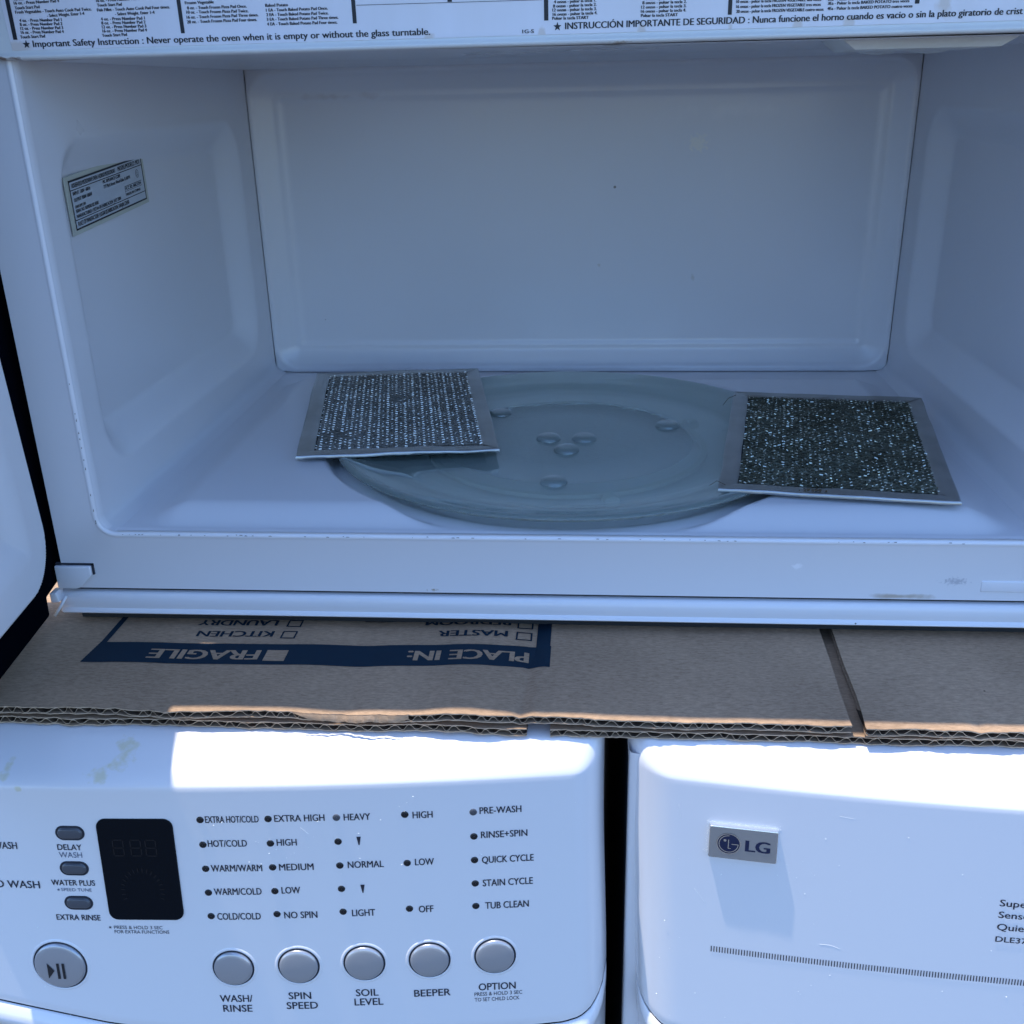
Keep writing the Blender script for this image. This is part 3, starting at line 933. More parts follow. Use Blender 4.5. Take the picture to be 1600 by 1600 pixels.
# print on the long flap (upside down seen from the front)
def cfn(lift):
    def fn(u, v, k=0.0):
        return (u, v, ZT1 + bump_top(u, v) + lift + 0.00003*k)
    return fn
c1, c2 = cfn(0.00022), cfn(0.00040)
pr = MB()
def strip(x0, y0, x1, y1, w0, w1, fn, n=90):
    a = []; b = []
    for i in range(n+1):
        t = i/n; X = x0+(x1-x0)*t; Y = y0+(y1-y0)*t
        wob = 0.0006*smooth_noise(X, 30, 6.6)
        a.append(fn(X, Y + w0 + wob, 0)); b.append(fn(X, Y + w1 + wob, 0))
    pr.grid([a, b])
for k in range(10):
    strip(-0.0018 + 0.0004*k*0.5, -0.0444, 0.2535, -0.0412, 0.0219*k/10, 0.0219*(k+1)/10, c1)
for k in range(6):
    pr.grid([[c1(0.2452+0.0013*k, -0.0195 + 0.12*i/30, 0) for i in range(31)], [c1(0.2452+0.0013*(k+1), -0.0195 + 0.12*i/30, 0) for i in range(31)]])
pr.grid([[c1(0.0002, -0.0228 + 0.12*i/20, 0) for i in range(21)], [c1(0.0036, -0.0228 + 0.12*i/20, 0) for i in range(21)]])
put_text(pr, 'KITCHEN', (0.0954, -0.0070), (0.0517, -0.0078), 0.0062, c1, bold=0.0003)
put_text(pr, 'LAUNDRY', (0.0944, 0.0058), (0.0482, 0.0050), 0.0062, c1, bold=0.0003)
put_text(pr, 'BASEMENT', (0.0944, 0.0186), (0.0450, 0.0178), 0.0062, c1, bold=0.0003)
put_text(pr, 'MASTER', (0.2284, -0.0035), (0.1895, -0.0042), 0.0064, c1, bold=0.0003)
put_text(pr, 'BEDROOM', (0.2294, 0.0096), (0.1808, 0.0088), 0.0064, c1, bold=0.0003)
put_text(pr, 'ROOM', (0.1726, 0.0206), (0.1407, 0.0203), 0.0064, c1, bold=0.0003)
def sq(x0, x1, y0, y1, w=0.0009):
    for (a, b, c, d) in ((x0, x1, y0, y0+w), (x0, x1, y1-w, y1), (x0, x0+w, y0+w, y1-w), (x1-w, x1, y0+w, y1-w)):
        pr.grid([[c1(a+(b-a)*i/4, c, 0) for i in range(5)], [c1(a+(b-a)*i/4, d, 0) for i in range(5)]])
sq(0.1005, 0.1090, -0.0149, -0.0066); sq(0.1005, 0.1090, -0.0016, 0.0064); sq(0.1005, 0.1090, 0.0118, 0.0196)
sq(0.2335, 0.2425, -0.0127, -0.0040); sq(0.2335, 0.2425, 0.0002, 0.0082); sq(0.2335, 0.2425, 0.0120, 0.0200)
pr.grid([[c1(0.1449+0.034*i/10, 0.0064, 0) for i in range(11)], [c1(0.1449+0.034*i/10, 0.0071, 0) for i in range(11)]])
tag(pr.build('box_print', M['card_print'], flap), label='dark blue print')
kn = MB()
put_text(kn, 'PLACE IN:', (0.2413, -0.0262), (0.1764, -0.0268), 0.0098, c2, bold=0.0006)
kn.build('box_print_letters', M['card'], flap)
kn = MB()
put_text(kn, 'FRAGILE', (0.0940, -0.0288), (0.0331, -0.0296), 0.0098, c2, bold=0.0006)
kn.build('box_print_letters', M['card'], flap)
kn = MB()
kn.grid([[c2(0.0980+0.0118*i/4, -0.0398, 0) for i in range(5)], [c2(0.0978+0.0118*i/4, -0.0285, 0) for i in range(5)]])
kn.build('box_print_square', M['card'], flap)

# ================================================================== MICROWAVE OVEN
CW, CD, CH = 0.520, 0.3483, 0.2434
mw = empty('microwave_oven', (0.30, 0.18, -0.0575), 'open white microwave oven with empty enamel cavity, standing on the flattened cardboard', 'microwave')

def hf_wall(name, nu, nv, fn, m, label=None, flip=False):
    rows = [[fn(i/nu, j/nv) for i in range(nu+1)] for j in range(nv+1)]
    mb = MB(); mb.grid(rows)
    if flip: mb.f = [f[::-1] for f in mb.f]
    o = mb.build(name, m, mw, smooth=True)
    if label: o['label'] = label
    return o
R0 = 0.009   # cove between side walls and floor
def side_rec(y, z):
    d = rrect_in(y, z, 0.026, 0.315, 0.028, 0.207, 0.030)
    k = max(0.0, min(1.0, d/0.021)); return 0.0140*(0.6*k + 0.4*sstep(k, 0, 1))
def left_fn(u, v):
    y = CD*u; z = CH*v
    x = -side_rec(y, z)
    if z < R0: x += R0 - sqrt(max(0, R0*R0 - (R0-z)**2))
    return (x, y, z)
def right_fn(u, v):
    x, y, z = left_fn(u, v); return (CW - x, y, z)
hf_wall('cavity_wall', 150, 120, left_fn, M['enamel_wall'], 'side wall with the rating label')
hf_wall('cavity_wall', 150, 120, right_fn, M['enamel_wall'], flip=True)
def back_fn(u, v):
    x = 0.0005 + (CW-0.0010)*u; z = 0.0006 + (CH-0.0008)*v
    d = rrect_in(x, z, 0.0005, CW-0.0005, 0.0006, CH, 0.022)
    rr = 0.0 if d > 0 else d
    k = max(0.0, min(1.0, (d-0.0015)/0.0195)); y = CD + 0.0085*(0.85*k + 0.15*sstep(k, 0, 1)) - 0.0016*exp(-((d-0.0215)/0.0020)**2) - 0.0014*exp(-((d-0.0035)/0.0016)**2)
    if d < 0.0: y += 0.0010*sstep(-d, 0, 0.003)
    return (x, y, z)
hf_wall('cavity_wall', 220, 130, back_fn, M['enamel_back'], 'pressed back wall')
def floor_h(x, y):
    d = rrect_in(x, y, 0.018, CW-0.018, 0.0055, 0.318, 0.022)
    k = max(0.0, min(1.0, d/0.0235)); k = 0.35*k + 0.65*sstep(k, 0.0, 1.0)
    h = 0.0080*k
    r = hypot(x-0.2583, y-0.1555)
    h *= sstep(r, 0.1575, 0.1640)
    h -= 0.0070*(1-sstep(r, 0.128, 0.148))
    if y < 0.004: h += 0.0009*sstep(0.004-y, 0, 0.004)
    return h
def floor_fn(u, v):
    x = R0 + (CW-2*R0)*u; y = -0.0005 + (CD+0.0055)*v
    return (x, y, floor_h(x, y))
hf_wall('cavity_floor', 260, 190, floor_fn, M['enamel_floor'])
def ceil_fn(u, v):
    x = CW*u; y = CD*v
    z = CH - 0.0006 + 0.004*sstep(rrect_in(x, y, 0.012, CW-0.012, 0.020, CD-0.015, 0.02), 0, 0.012)
    return (x, y, z)
hf_wall('cavity_ceiling', 80, 60, ceil_fn, M['enamel_ceiling'], flip=True)

# front frame round the opening, one plate with a rounded rim into the cavity
def frame_plate():
    mb = MB()
    x0, x1, z0, z1 = -0.0270, 0.575, -0.0352, 0.2434
    ri = 0.009
    inner = [(a, b) for a, b in rrect_pts(0.0, CW, 0.0, 0.30, ri, 8)]
    inner = [(a, min(b, 0.2434)) for a, b in inner if b < 0.2434+0.02]
    # inner outline: left top -> down -> right top (open at the top under the header)
    path = [(0.0, 0.2434)] + [(ri - ri*cos(radians(90*i/10)), ri - ri*sin(radians(90*i/10))) for i in range(11)] + \
           [(CW-ri + ri*sin(radians(90*i/10)), ri - ri*cos(radians(90*i/10))) for i in range(11)] + [(CW, 0.2434)]
    def outer(p):
        a, b = p
        return p
    # front face: strips from the inner path to the outer border
    n = len(path)
    out = []
    for i, (a, b) in enumerate(path):
        if i == 0: out.append((x0, 0.2434))
        elif i <= 11:
            t = (i-1)/10
            out.append((x0 if t <= 0.5 else x0 + (0.012-x0)*(t-0.5)*2, (b if t < 0.5*0.0001 else 0.009 + (z0-0.009)*min(1, t*2))))
        elif i <= 22:
            t = (i-12)/10
            out.append((CW-0.012 + (x1-CW+0.012)*min(1, t*2), z0 if t <= 0.5 else z0 + (0.009-z0)*(t-0.5)*2))
        else: out.append((x1, 0.2434))
    rl = []
    for k, t in enumerate((0.0, 0.15, 0.5, 1.0)):
        rl.append([(a + (c-a)*t, 0.0, b + (d-b)*t) for (a, b), (c, d) in zip(path, out)])
    # raised bead at the rim, rolling into the cavity
    def inset(path, e):
        res = []
        for i, (a, b) in enumerate(path):
            if a < 0.1 and b > ri: res.append((a-e, b))
            elif a > CW-0.1 and b > ri: res.append((a+e, b))
            elif a <= ri: 
                dx, dz = ri-a, ri-b; L = hypot(dx, dz) or 1; res.append((a - e*dx/L, b - e*dz/L))
            elif a >= CW-ri:
                dx, dz = a-(CW-ri), ri-b; L = hypot(dx, dz) or 1; res.append((a + e*dx/L, b - e*dz/L))
            else: res.append((a, b-e))
        return res
    prof = [(-0.0004, 0.006), (-0.0004, 0.0012), (0.0002, 0.0001), (0.0010, -0.0007), (0.0020, -0.0009), (0.0030, -0.0004), (0.0038, 0.0)]
    rows = [[(a, y, b) for a, b in inset(path, e)] for e, y in prof]
    rows.append([(c, 0.0, d) for (c, d) in out])
    # round the outer edge
    mb.grid(rows)
    out2 = [(c, 0.0, d) for c, d in out]; out3 = [(c, 0.012, d) for c, d in out]
    mb.grid([out2, out3])
    return mb
fo = frame_plate().build('front_frame', M['frame_paint'], mw, smooth=True, merge=True)
bm = bmesh.new(); bm.from_mesh(fo.data); bmesh.ops.recalc_face_normals(bm, faces=bm.faces); bm.to_mesh(fo.data); bm.free()
sharp(fo, 40)
# pressed dimple at the right of the lower rail
b = MB()
b.box(0.4835, 0.560, -0.0006, 0.001, -0.0300, -0.0235)
b.build('pressed_rib', M['frame_paint'], mw, bevel=0.0006, seg=3)
# paint chips along the rim of the opening
ch = MB()
for _ in range(46):
    X = random.choice((random.uniform(0.0, 0.10), random.uniform(0.12, 0.45), random.uniform(0.0, 0.5)))
    w = random.uniform(0.0003, 0.0022); zc = -0.0012 + random.gauss(0, 0.0002)
    ch.poly([(X, -0.0011, zc), (X+w, -0.0011, zc+random.uniform(-.0001, .0001)), (X+w*0.7, -0.0011, zc+0.0003), (X+0.1*w, -0.0011, zc+0.00025)])
for _ in range(12):
    z = random.uniform(0.002, 0.09); xx = -0.0015
    ch.poly([(xx, -0.0011, z), (xx+0.0004, -0.0011, z), (xx+0.0004, -0.0011, z+random.uniform(0.0004, 0.002)), (xx, -0.0011, z+0.0005)])
tag(ch.build('paint_chips', M['crumb'], mw), kind='stuff')

# dark body core behind the joints, outer shell
b = MB()
b.box(-0.0262, 0.70, 0.368, 0.372, -0.046, 0.358)
b.box(-0.0268, -0.0255, 0.004, 0.371, -0.046, 0.358)
b.box(-0.0255, 0.70, 0.004, 0.368, -0.0465, -0.045)
b.box(0.70, 0.7015, 0.004, 0.371, -0.046, 0.358)
b.build('outer_shell', M['body_paint'], mw)
b = MB(); b.box(-0.0255, 0.5745, 0.010, 0.366, -0.0445, -0.0390)
b.box(-0.0250, 0.5745, 0.0035, 0.0095, -0.0445, -0.030)
b.build('chassis', M['dark_inside'], mw)
b = MB(); b.box(-0.030, 0.7015, 0.004, 0.374, 0.3585, 0.3600)
b.build('outer_shell', M['body_paint'], mw)
# lower rail below the dark slot: rounded painted trim
def trim():
    prof = [(0.020, -0.0378), (0.0012, -0.0378), (-0.0002, -0.0382), (-0.0012, -0.0392), (-0.0018, -0.0420), (-0.0019, -0.0450), (-0.0014, -0.0475), (-0.0028, -0.0488), (-0.0030, -0.0498), (-0.0018, -0.0508), (0.004, -0.0512), (0.02, -0.0512)]
    mb = MB()
    xs = [-0.0325, -0.0318, -0.0300, -0.0200] + [-0.02 + 0.72*i/30 for i in range(1, 31)]
    rows = []
    for x in xs:
        e = 0.0
        if x < -0.024: e = {-0.0325: 0.0035, -0.0318: 0.0015}.get(x, 0)
        rows.append([(x, y + e, z) for y, z in prof])
    mb.grid(rows)
    mb.poly(rows[0][::-1])
    mb.f = [f[::-1] for f in mb.f]
    return mb
to = trim().build('lower_trim', M['frame_paint'], mw, smooth=True); sharp(to, 50)
b = MB(); b.box(-0.024, 0.695, 0.006, 0.366, -0.0574, -0.0514)
b.build('base_pan', M['dark_inside'], mw)

# header strip with the instruction sticker, top grille, control panel
b = MB()
hp = [(0.006, 0.2430), (-0.0030, 0.2430), (-0.0046, 0.2434), (-0.0054, 0.2443), (-0.0052, 0.2451), (-0.0042, 0.2456), (-0.0038, 0.2470), (-0.0038, 0.3040), (0.006, 0.3040)]
def hdz(x): return 0.0018*(x/0.46 - 0.5)*0.5
rows = [[(x, y, z + hdz(x)) for y, z in hp] for x in (-0.0052, 0.05, 0.12, 0.20, 0.30, 0.40, 0.5, 0.575)]
b.grid(rows); b.poly(rows[0][::-1]); b.f = [f[::-1] for f in b.f]
header = b.build('header_strip', M['header'], mw, smooth=True); sharp(header, 60)
b = MB()
b.prism([(0.0036, -0.0038, 0.2466), (0.545, -0.0038, 0.2484), (0.545, -0.0038, 0.298), (0.0005, -0.0038, 0.298)], (0, -0.00035, 0))
b.build('instruction_sticker', M['sticker'], header)
HY = -0.00435
hfn = lambda u, v, k=0.0: (u, HY - 0.00003*k, v)
hb = MB()
HD = [('Important Safety Instruction : Never operate the oven when it is empty or without the glass turntable.', 0.01413, 0.24787, 0.20029, 0.24861, 0.00278),
 ('1G-S', 0.24201, 0.24819, 0.2471, 0.24821, 0.00156),
 ('INSTRUCCIÓN IMPORTANTE DE SEGURIDAD : Nunca funcione el horno cuando es vacio o sin la plato giratorio de crist', 0.26122, 0.24939, 0.45828, 0.2505, 0.00266),
 ('12 oz. - Press Number Pad 3', 0.00901, 0.26746, 0.03151, 0.26798, 0.00131),
 ('16 oz. - Press Number Pad 4', 0.00864, 0.26577, 0.03015, 0.26624, 0.00131),
 ('Touch Start Pad', 0.00864, 0.26376, 0.02047, 0.26405, 0.00132),
 ('Fresh Vegetables - Touch Auto Cook Pad Twice.', 0.00854, 0.26205, 0.04478, 0.26246, 0.00132),
 ('- Select Weight. Enter 1-4', 0.02331, 0.26025, 0.04105, 0.26077, 0.00132),
 ('4 oz. - Press Number Pad 1', 0.0097, 0.25857, 0.02982, 0.25845, 0.00133),
 ('8 oz. - Press Number Pad 2', 0.00961, 0.25692, 0.02984, 0.2568, 0.00133),
 ('12 oz. - Press Number Pad 3', 0.00951, 0.25526, 0.02987, 0.25514, 0.00133),
 ('16 oz. - Press Number Pad 4', 0.00942, 0.2536, 0.02989, 0.25349, 0.00134),
 ('Touch Start Pad', 0.00866, 0.25165, 0.02058, 0.25182, 0.00134),
 ('16 oz. - Press Number Pad 4', 0.04768, 0.26579, 0.06806, 0.26628, 0.0013),
 ('Touch Start Pad', 0.04777, 0.26394, 0.05933, 0.26408, 0.00131),
 ('Fish Fillet - Touch Auto Cook Pad Four times.', 0.04741, 0.26195, 0.0816, 0.2624, 0.00131),
 ('- Select Weight. Enter 1-4', 0.05559, 0.26011, 0.07411, 0.26038, 0.00131),
 ('4 oz. - Press Number Pad 1', 0.04852, 0.2582, 0.06918, 0.25813, 0.00132),
 ('8 oz. - Press Number Pad 2', 0.04848, 0.25656, 0.06926, 0.25649, 0.00132),
 ('12 oz. - Press Number Pad 3', 0.04845, 0.25491, 0.06933, 0.25485, 0.00133),
 ('16 oz. - Press Number Pad 4', 0.04841, 0.25326, 0.06941, 0.2532, 0.00133),
 ('Touch Start Pad', 0.0479, 0.25139, 0.05967, 0.25156, 0.00133),
 ('Frozen Vegetable', 0.08895, 0.26383, 0.10227, 0.26392, 0.0013),
 ('8 oz. - Touch Frozen Pizza Pad Once.', 0.08966, 0.26175, 0.11726, 0.26178, 0.0013),
 ('10 oz. - Touch Frozen Pizza Pad Twice.', 0.08907, 0.26, 0.11786, 0.25986, 0.00131),
 ('16 oz. - Touch Frozen Pizza Pad Three times.', 0.08893, 0.25793, 0.12223, 0.25813, 0.00131),
 ('20 oz. - Touch Frozen Pizza Pad Four times.', 0.08882, 0.25601, 0.12134, 0.25623, 0.00132),
 ('Baked Potato', 0.12594, 0.26185, 0.1363, 0.26187, 0.00129),
 ('1 EA - Touch Baked Potato Pad Once.', 0.12605, 0.25987, 0.15437, 0.26002, 0.0013),
 ('2 EA - Touch Baked Potato Pad Twice.', 0.126, 0.25803, 0.15452, 0.25804, 0.0013),
 ('3 EA - Touch Baked Potato Pad Three times.', 0.12595, 0.25612, 0.15889, 0.25618, 0.00131),
 ('4 EA - Touch Baked Potato Pad Four times.', 0.1259, 0.2542, 0.1583, 0.25421, 0.00131),
 ('4 onzas - pulsar la tecla 1.', 0.25626, 0.25988, 0.27484, 0.26012, 0.00127),
 ('8 onzas - pulsar la tecla 2.', 0.25585, 0.25819, 0.27499, 0.25843, 0.00128),
 ('12 onzas - pulsar la tecla 3.', 0.25557, 0.25662, 0.27508, 0.25673, 0.00128),
 ('16 onzas - pulsar la tecla 4.', 0.25569, 0.25491, 0.27536, 0.25508, 0.00128),
 ('Pulsar la tecla START', 0.25548, 0.25333, 0.27155, 0.25329, 0.00129),
 ('4 onzas - pulsar la tecla 1.', 0.29516, 0.26019, 0.31416, 0.26017, 0.00126),
 ('8 onzas - pulsar la tecla 2.', 0.29521, 0.2585, 0.31443, 0.25855, 0.00127),
 ('12 onzas - pulsar la tecla 3.', 0.29472, 0.25677, 0.31437, 0.25687, 0.00127),
 ('16 onzas - pulsar la tecla 4.', 0.29463, 0.25514, 0.31431, 0.25518, 0.00127),
 ('Pulsar la tecla START', 0.29468, 0.25344, 0.3108, 0.2534, 0.00128),
 ('10 onzas - pulsar la tecla FROZEN VEGETABLE dos veces', 0.336, 0.25792, 0.37239, 0.25787, 0.00126),
 ('16 onzas - pulsar la tecla FROZEN VEGETABLE tres veces', 0.33612, 0.25595, 0.37237, 0.25591, 0.00126),
 ('20 onzas - pulsar la tecla FROZEN VEGETABLE cuatro veces', 0.33624, 0.25402, 0.37372, 0.25396, 0.00127),
 ('2Ea - Pulsar la tecla BAKED POTATO dos veces', 0.37531, 0.25785, 0.40945, 0.25779, 0.00125),
 ('3Ea - Pulsar la tecla BAKED POTATO tres veces', 0.37546, 0.25618, 0.40995, 0.25636, 0.00125),
 ('4Ea - Pulsar la tecla BAKED POTATO cuatro veces', 0.37546, 0.25416, 0.41148, 0.2543, 0.00126)]
for t, x0, z0, x1, z1, cap in HD:
    big = cap > 0.002
    put_text(hb, t, (x0, z0), (x1, z1), cap*(1.0 if big else 0.95), hfn, bold=0.00012 if big else 0.00010)
for k in range(12):      # lines further up the sticker
    for x0, x1, t in ((0.010, 0.040, 'Touch Auto Cook Pad Twice.'), (0.048, 0.078, 'Press Number Pad 4'), (0.090, 0.122, '8 oz. - Touch Frozen Pizza Pad Once.'), (0.127, 0.160, 'Touch Baked Potato Pad Once.'), (0.2555, 0.285, 'Pulsar la tecla START'), (0.295, 0.322, '8 onzas - pulsar la tecla 2.'), (0.336, 0.372, '10 onzas - pulsar la tecla'), (0.376, 0.408, 'Pulsar la tecla')):
        put_text(hb, t, (x0, 0.2695+k*0.0023), (x1, 0.2695+k*0.0023), 0.0013, hfn)
def hbar(x0, x1, z0, z1, lean=-0.0012):
    hb.poly([hfn(x0, z0), hfn(x1, z0), hfn(x1+lean, z1), hfn(x0+lean, z1)])
hbar(0.0051, 0.0071, 0.2512, 0.297); hbar(0.0853, 0.0871, 0.2520, 0.297, -0.0006); hbar(0.1654, 0.1672, 0.2541, 0.297, -0.0004)
hbar(0.2518, 0.2537, 0.2531, 0.297, -0.0002); hbar(0.3326, 0.3343, 0.2534, 0.297, -0.0002); hbar(0.4124, 0.4143, 0.2557, 0.297, 0.0)
hbar(0.1675, 0.2510, 0.26135, 0.26155, 0); hbar(0.2088, 0.2108, 0.2617, 0.297, 0)
star_fan(hb, 0.0110, 0.2491, 0.0019, hfn); star_fan(hb, 0.2577, 0.2505, 0.0019, hfn)
hb.build('sticker_lettering', M['ink_black'], header)
b = MB()
b.box(-0.0765, 0.7015, -0.0556, 0.0035, 0.3035, 0.3580)  # unseen overhang, front and left reach shaped to shade the cardboard
gr_ = b.build('top_grille', M['door_white'], mw, bevel=0.004)
for k in range(5):
    b = MB(); b.box(-0.010, 0.690, -0.0562, -0.0548, 0.3135+k*0.008, 0.3165+k*0.008)
    b.build('louvre_slot', M['groove'], gr_)
b = MB(); b.box(0.5765, 0.7015, -0.0460, 0.0035, -0.0360, 0.3040)
cpn = b.build('control_panel', M['door_white'], mw, bevel=0.004)
for r_ in range(5):
    for c_ in range(3):
        b = MB(); b.box(0.592+c_*0.032, 0.592+c_*0.032+0.026, -0.0470, -0.0458, 0.05+r_*0.028, 0.05+r_*0.028+0.018)
        b.build('keypad_button', M['pill_grey'], cpn, bevel=0.0004, seg=2)
b = MB(); b.box(0.592, 0.682, -0.0471, -0.0458, 0.235, 0.275)
b.build('display_window', M['display'], cpn, bevel=0.0004, seg=2)

# interior light cover hanging from the front right of the ceiling
b = MB()
zc = CH + 0.0030
b.prism([(0.3870, 0.020, 0.2440), (0.4700, 0.020, 0.2440), (0.4600, 0.020, 0.2385), (0.3945, 0.020, 0.2385)][::-1], (0, 0.045, 0))
lc = b.build('light_cover', M['lens'], mw, bevel=0.0006, seg=2)
for X in (0.4200, 0.4455):
    b = MB()
    prof = [(0.0165*cos(radians(a)), -0.0072*sin(radians(a))) for a in range(0, 91, 9)]
    prof[-1] = (0.0001, prof[-1][1])
    b.lathe(prof, (X, 0.082, 0.2446), 40)
    b.build('lamp_lobe', M['lens'], lc, smooth=True)

# rating label on the left wall
LX = -0.0133
lab = MB()
def lfn(u, v, k=0.0, h=0.0): return (LX + 0.0006 + h + 0.00003*k, u, v)
# local frame: u along depth, v up, slightly tilted
A0 = Vector((0.0547, 0.1544)); EU = Vector((0.1081, 0.0079)); EV = Vector((-0.0006, 0.0312))
def L2(a, b, h=0.0):
    q = A0 + EU*a + EV*b
    return (LX + 0.0007 + h, q.x, q.y)
lab.prism([L2(0, 0), L2(1, 0), L2(1, 1), L2(0, 1)], (-0.0004, 0, 0))
label = lab.build('rating_label', M['label_edge'], mw)
b = MB(); b.poly([L2(0.045, 0.10, 0.0001), L2(0.965, 0.10, 0.0001), L2(0.965, 0.90, 0.0001), L2(0.045, 0.90, 0.0001)])
b.build('label_field', M['label'], label)
b = MB()
def lbar(a0, b0, a1, b1): b.poly([L2(a0, b0, 0.0002), L2(a1, b0, 0.0002), L2(a1, b1, 0.0002), L2(a0, b1, 0.0002)])
for q in ((0.04, 0.075, 0.97, 0.105), (0.04, 0.89, 0.97, 0.925), (0.04, 0.075, 0.05, 0.925), (0.96, 0.075, 0.97, 0.925), (0.05, 0.235, 0.96, 0.25), (0.05, 0.745, 0.96, 0.76), (0.69, 0.30, 0.693, 0.47), (0.69, 0.465, 0.93, 0.475), (0.69, 0.375, 0.93, 0.382)): lbar(*q)
def l2t(u, v, k=0.0): return L2(u, v, 0.0002 + 0.00003*k)
for t, a0, a1, v, c in (('HOUSEHOLD MICROWAVE OVEN / HORNO MICROONDAS', 0.07, 0.60, 0.785, 0.075), ('MODEL/MODELO: MO1', 0.64, 0.94, 0.785, 0.085),
    ('INPUT: 120V~ 60Hz', 0.07, 0.27, 0.66, 0.06), ('OUTPUT: 950W 1000W', 0.07, 0.28, 0.55, 0.06), ('OVEN LAMP: 20W', 0.07, 0.19, 0.44, 0.05), ('SERIAL NO. NUMERO DE SERIE:', 0.07, 0.34, 0.36, 0.06),
    ('MANUFACTURED / FECHA DE FABRICACION  JULY 2004', 0.07, 0.62, 0.27, 0.06), ('MC APPLIANCE CORP.', 0.43, 0.66, 0.67, 0.06), ('777 Mark Street, Wood Dale, IL 60191', 0.43, 0.78, 0.58, 0.06),
    ('FCC ID: ABC1234', 0.70, 0.92, 0.40, 0.055), ('MADE IN CHINA', 0.70, 0.90, 0.29, 0.05), ('PLACE OF MANUFACTURE / LUGAR DE FABRICACION: TIANJIN, CHINA', 0.07, 0.72, 0.135, 0.075)):
    put_text(b, t, (a0, v), (a1, v), c, l2t, bold=0.0016)
b.lathe([(0.0024, 0.0), (0.0021, 0.0)], L2(0.885, 0.62, 0.0002), 24, (Vector((0,1,0)), Vector((0,0,1)), Vector((1,0,0))))
put_text(b, 'UL', (0.872, 0.58), (0.898, 0.58), 0.08, l2t)
b.build('label_lettering', M['ink_black'], label)

# bottom hinge plate
b = MB()
out = [(-0.0300, -0.0205), (-0.0088, -0.0205), (-0.0088, -0.0262), (-0.0165, -0.0338), (-0.0190, -0.0346), (-0.0300, -0.0346)]
b.prism([(x, -0.0006, z) for x, z in out], (0, -0.0026, 0))
hg = b.build('door_hinge', M['frame_paint'], mw, bevel=0.0007, seg=3)
b = MB()
b.box(-0.0300, -0.0078, -0.0014, 0.001, -0.0202, -0.0196); b.box(-0.0086, -0.0078, -0.0014, 0.001, -0.0262, -0.0196)
b.build('joint', M['groove'], hg)
b = MB(); b.prism([(-0.0345, -0.006, -0.0362), (-0.0305, -0.006, -0.0362), (-0.0290, -0.006, -0.0420), (-0.0345, -0.006, -0.0425)], (0, 0.008, 0))
b.build('hinge_pin', M['door_white'], hg, bevel=0.0008)
b = MB(); b.tube([(-0.0255, -0.004, -0.0385), (-0.0290, -0.006, -0.0445), (-0.0330, -0.007, -0.0500)], 0.0009, 8)
b.build('hinge_lip', M['door_white'], hg, smooth=True)

# open door, 83 degrees, hinged at the left of the frame
DO = Vector((-0.0291, -0.0154, 0.0)); DT = Vector((0.122, -0.9925, 0)).normalized(); DN = Vector((DT.y, -DT.x, 0)) * -1   # DN towards the cavity side (+x)
if DN.x < 0: DN = -DN
def DP(t, z, h): 
    q = DO + DT*t + DN*h
    return (q.x, q.y, z)
DL, DZ0, DZ1 = 0.60, -0.0455, 0.3020
def door_shape(t0, t1, z0, z1, r, h0, h1, cham=None, k=8):
    pts = rrect_pts(t0, t1, z0, z1, r, k)
    if cham: pts = cham
    mb = MB(); mb.prism([DP(t, z, h0) for t, z in pts], tuple(DN*(h1-h0)))
    bm = bmesh.new(); me = mb.mesh('tmp'); bm.from_mesh(me); bmesh.ops.recalc_face_normals(bm, faces=bm.faces)
    bm.to_mesh(me); bm.free()
    mb.v = [tuple(v.co) for v in me.vertices]; mb.f = [tuple(p_.vertices) for p_ in me.polygons]
    return mb
door_out = [(-0.0450, DZ1), (-0.0450, -0.0322), (-0.0215, -0.0330), (-0.0005, -0.0345), (0.0005, DZ0), (DL, DZ0), (DL, DZ1)]  # hidden hinge side lengthened to keep sun off the cardboard
dm = door_shape(0, 0, 0, 0, 0, -0.030, -0.001, cham=door_out)
door = dm.build('door', M['black'], mw, bevel=0.002)
door['label'] = 'open door with black border and white inner liner'
ds = door_shape(-0.044, DL+0.002, DZ0-0.001, DZ1+0.001, 0.004, -0.042, -0.0305)
ds.build('door_shell', M['door_white'], door, bevel=0.003)
# white liner as a pressed sheet with rounded corners
t0, t1, z0, z1 = -0.0025, 0.555, -0.0228, 0.275
NT, NZ2 = 170, 150
def clus(a, L):
    e = 0.05
    if a < 0.4: return e*a/0.4
    if a > 0.6: return L - e*(1-a)/0.4
    return e + (L-2*e)*(a-0.4)/0.2
rows = []
for j in range(NZ2+1):
    rw = []
    for i in range(NT+1):
        a = i/NT; bb_ = j/NZ2
        t = t0 + clus(a, t1-t0); z = z0 + clus(bb_, z1-z0)
        d = rrect_in(t, z, t0, t1, z0, z1, 0.030)
        if d < 0:    # pull the corner vertices onto the rounded outline
            cxx = t0+0.030 if t < (t0+t1)/2 else t1-0.030; czz = z0+0.030 if z < (z0+z1)/2 else z1-0.030
            L = hypot(t-cxx, z-czz); t = cxx + (t-cxx)*0.030/L; z = czz + (z-czz)*0.030/L; d = 0
        h = -0.0005 + 0.0055*sstep(d, 0.0, 0.003) - 0.0045*sstep(d, 0.020, 0.045)
        t += 0.085*max(z-0.010, 0)*(1-(t-t0)/(t1-t0))
        rw.append(DP(t, z, h))
    rows.append(rw)
mb = MB(); mb.grid(rows)
dl = mb.build('door_liner', M['door_white'], door, smooth=True, merge=True)
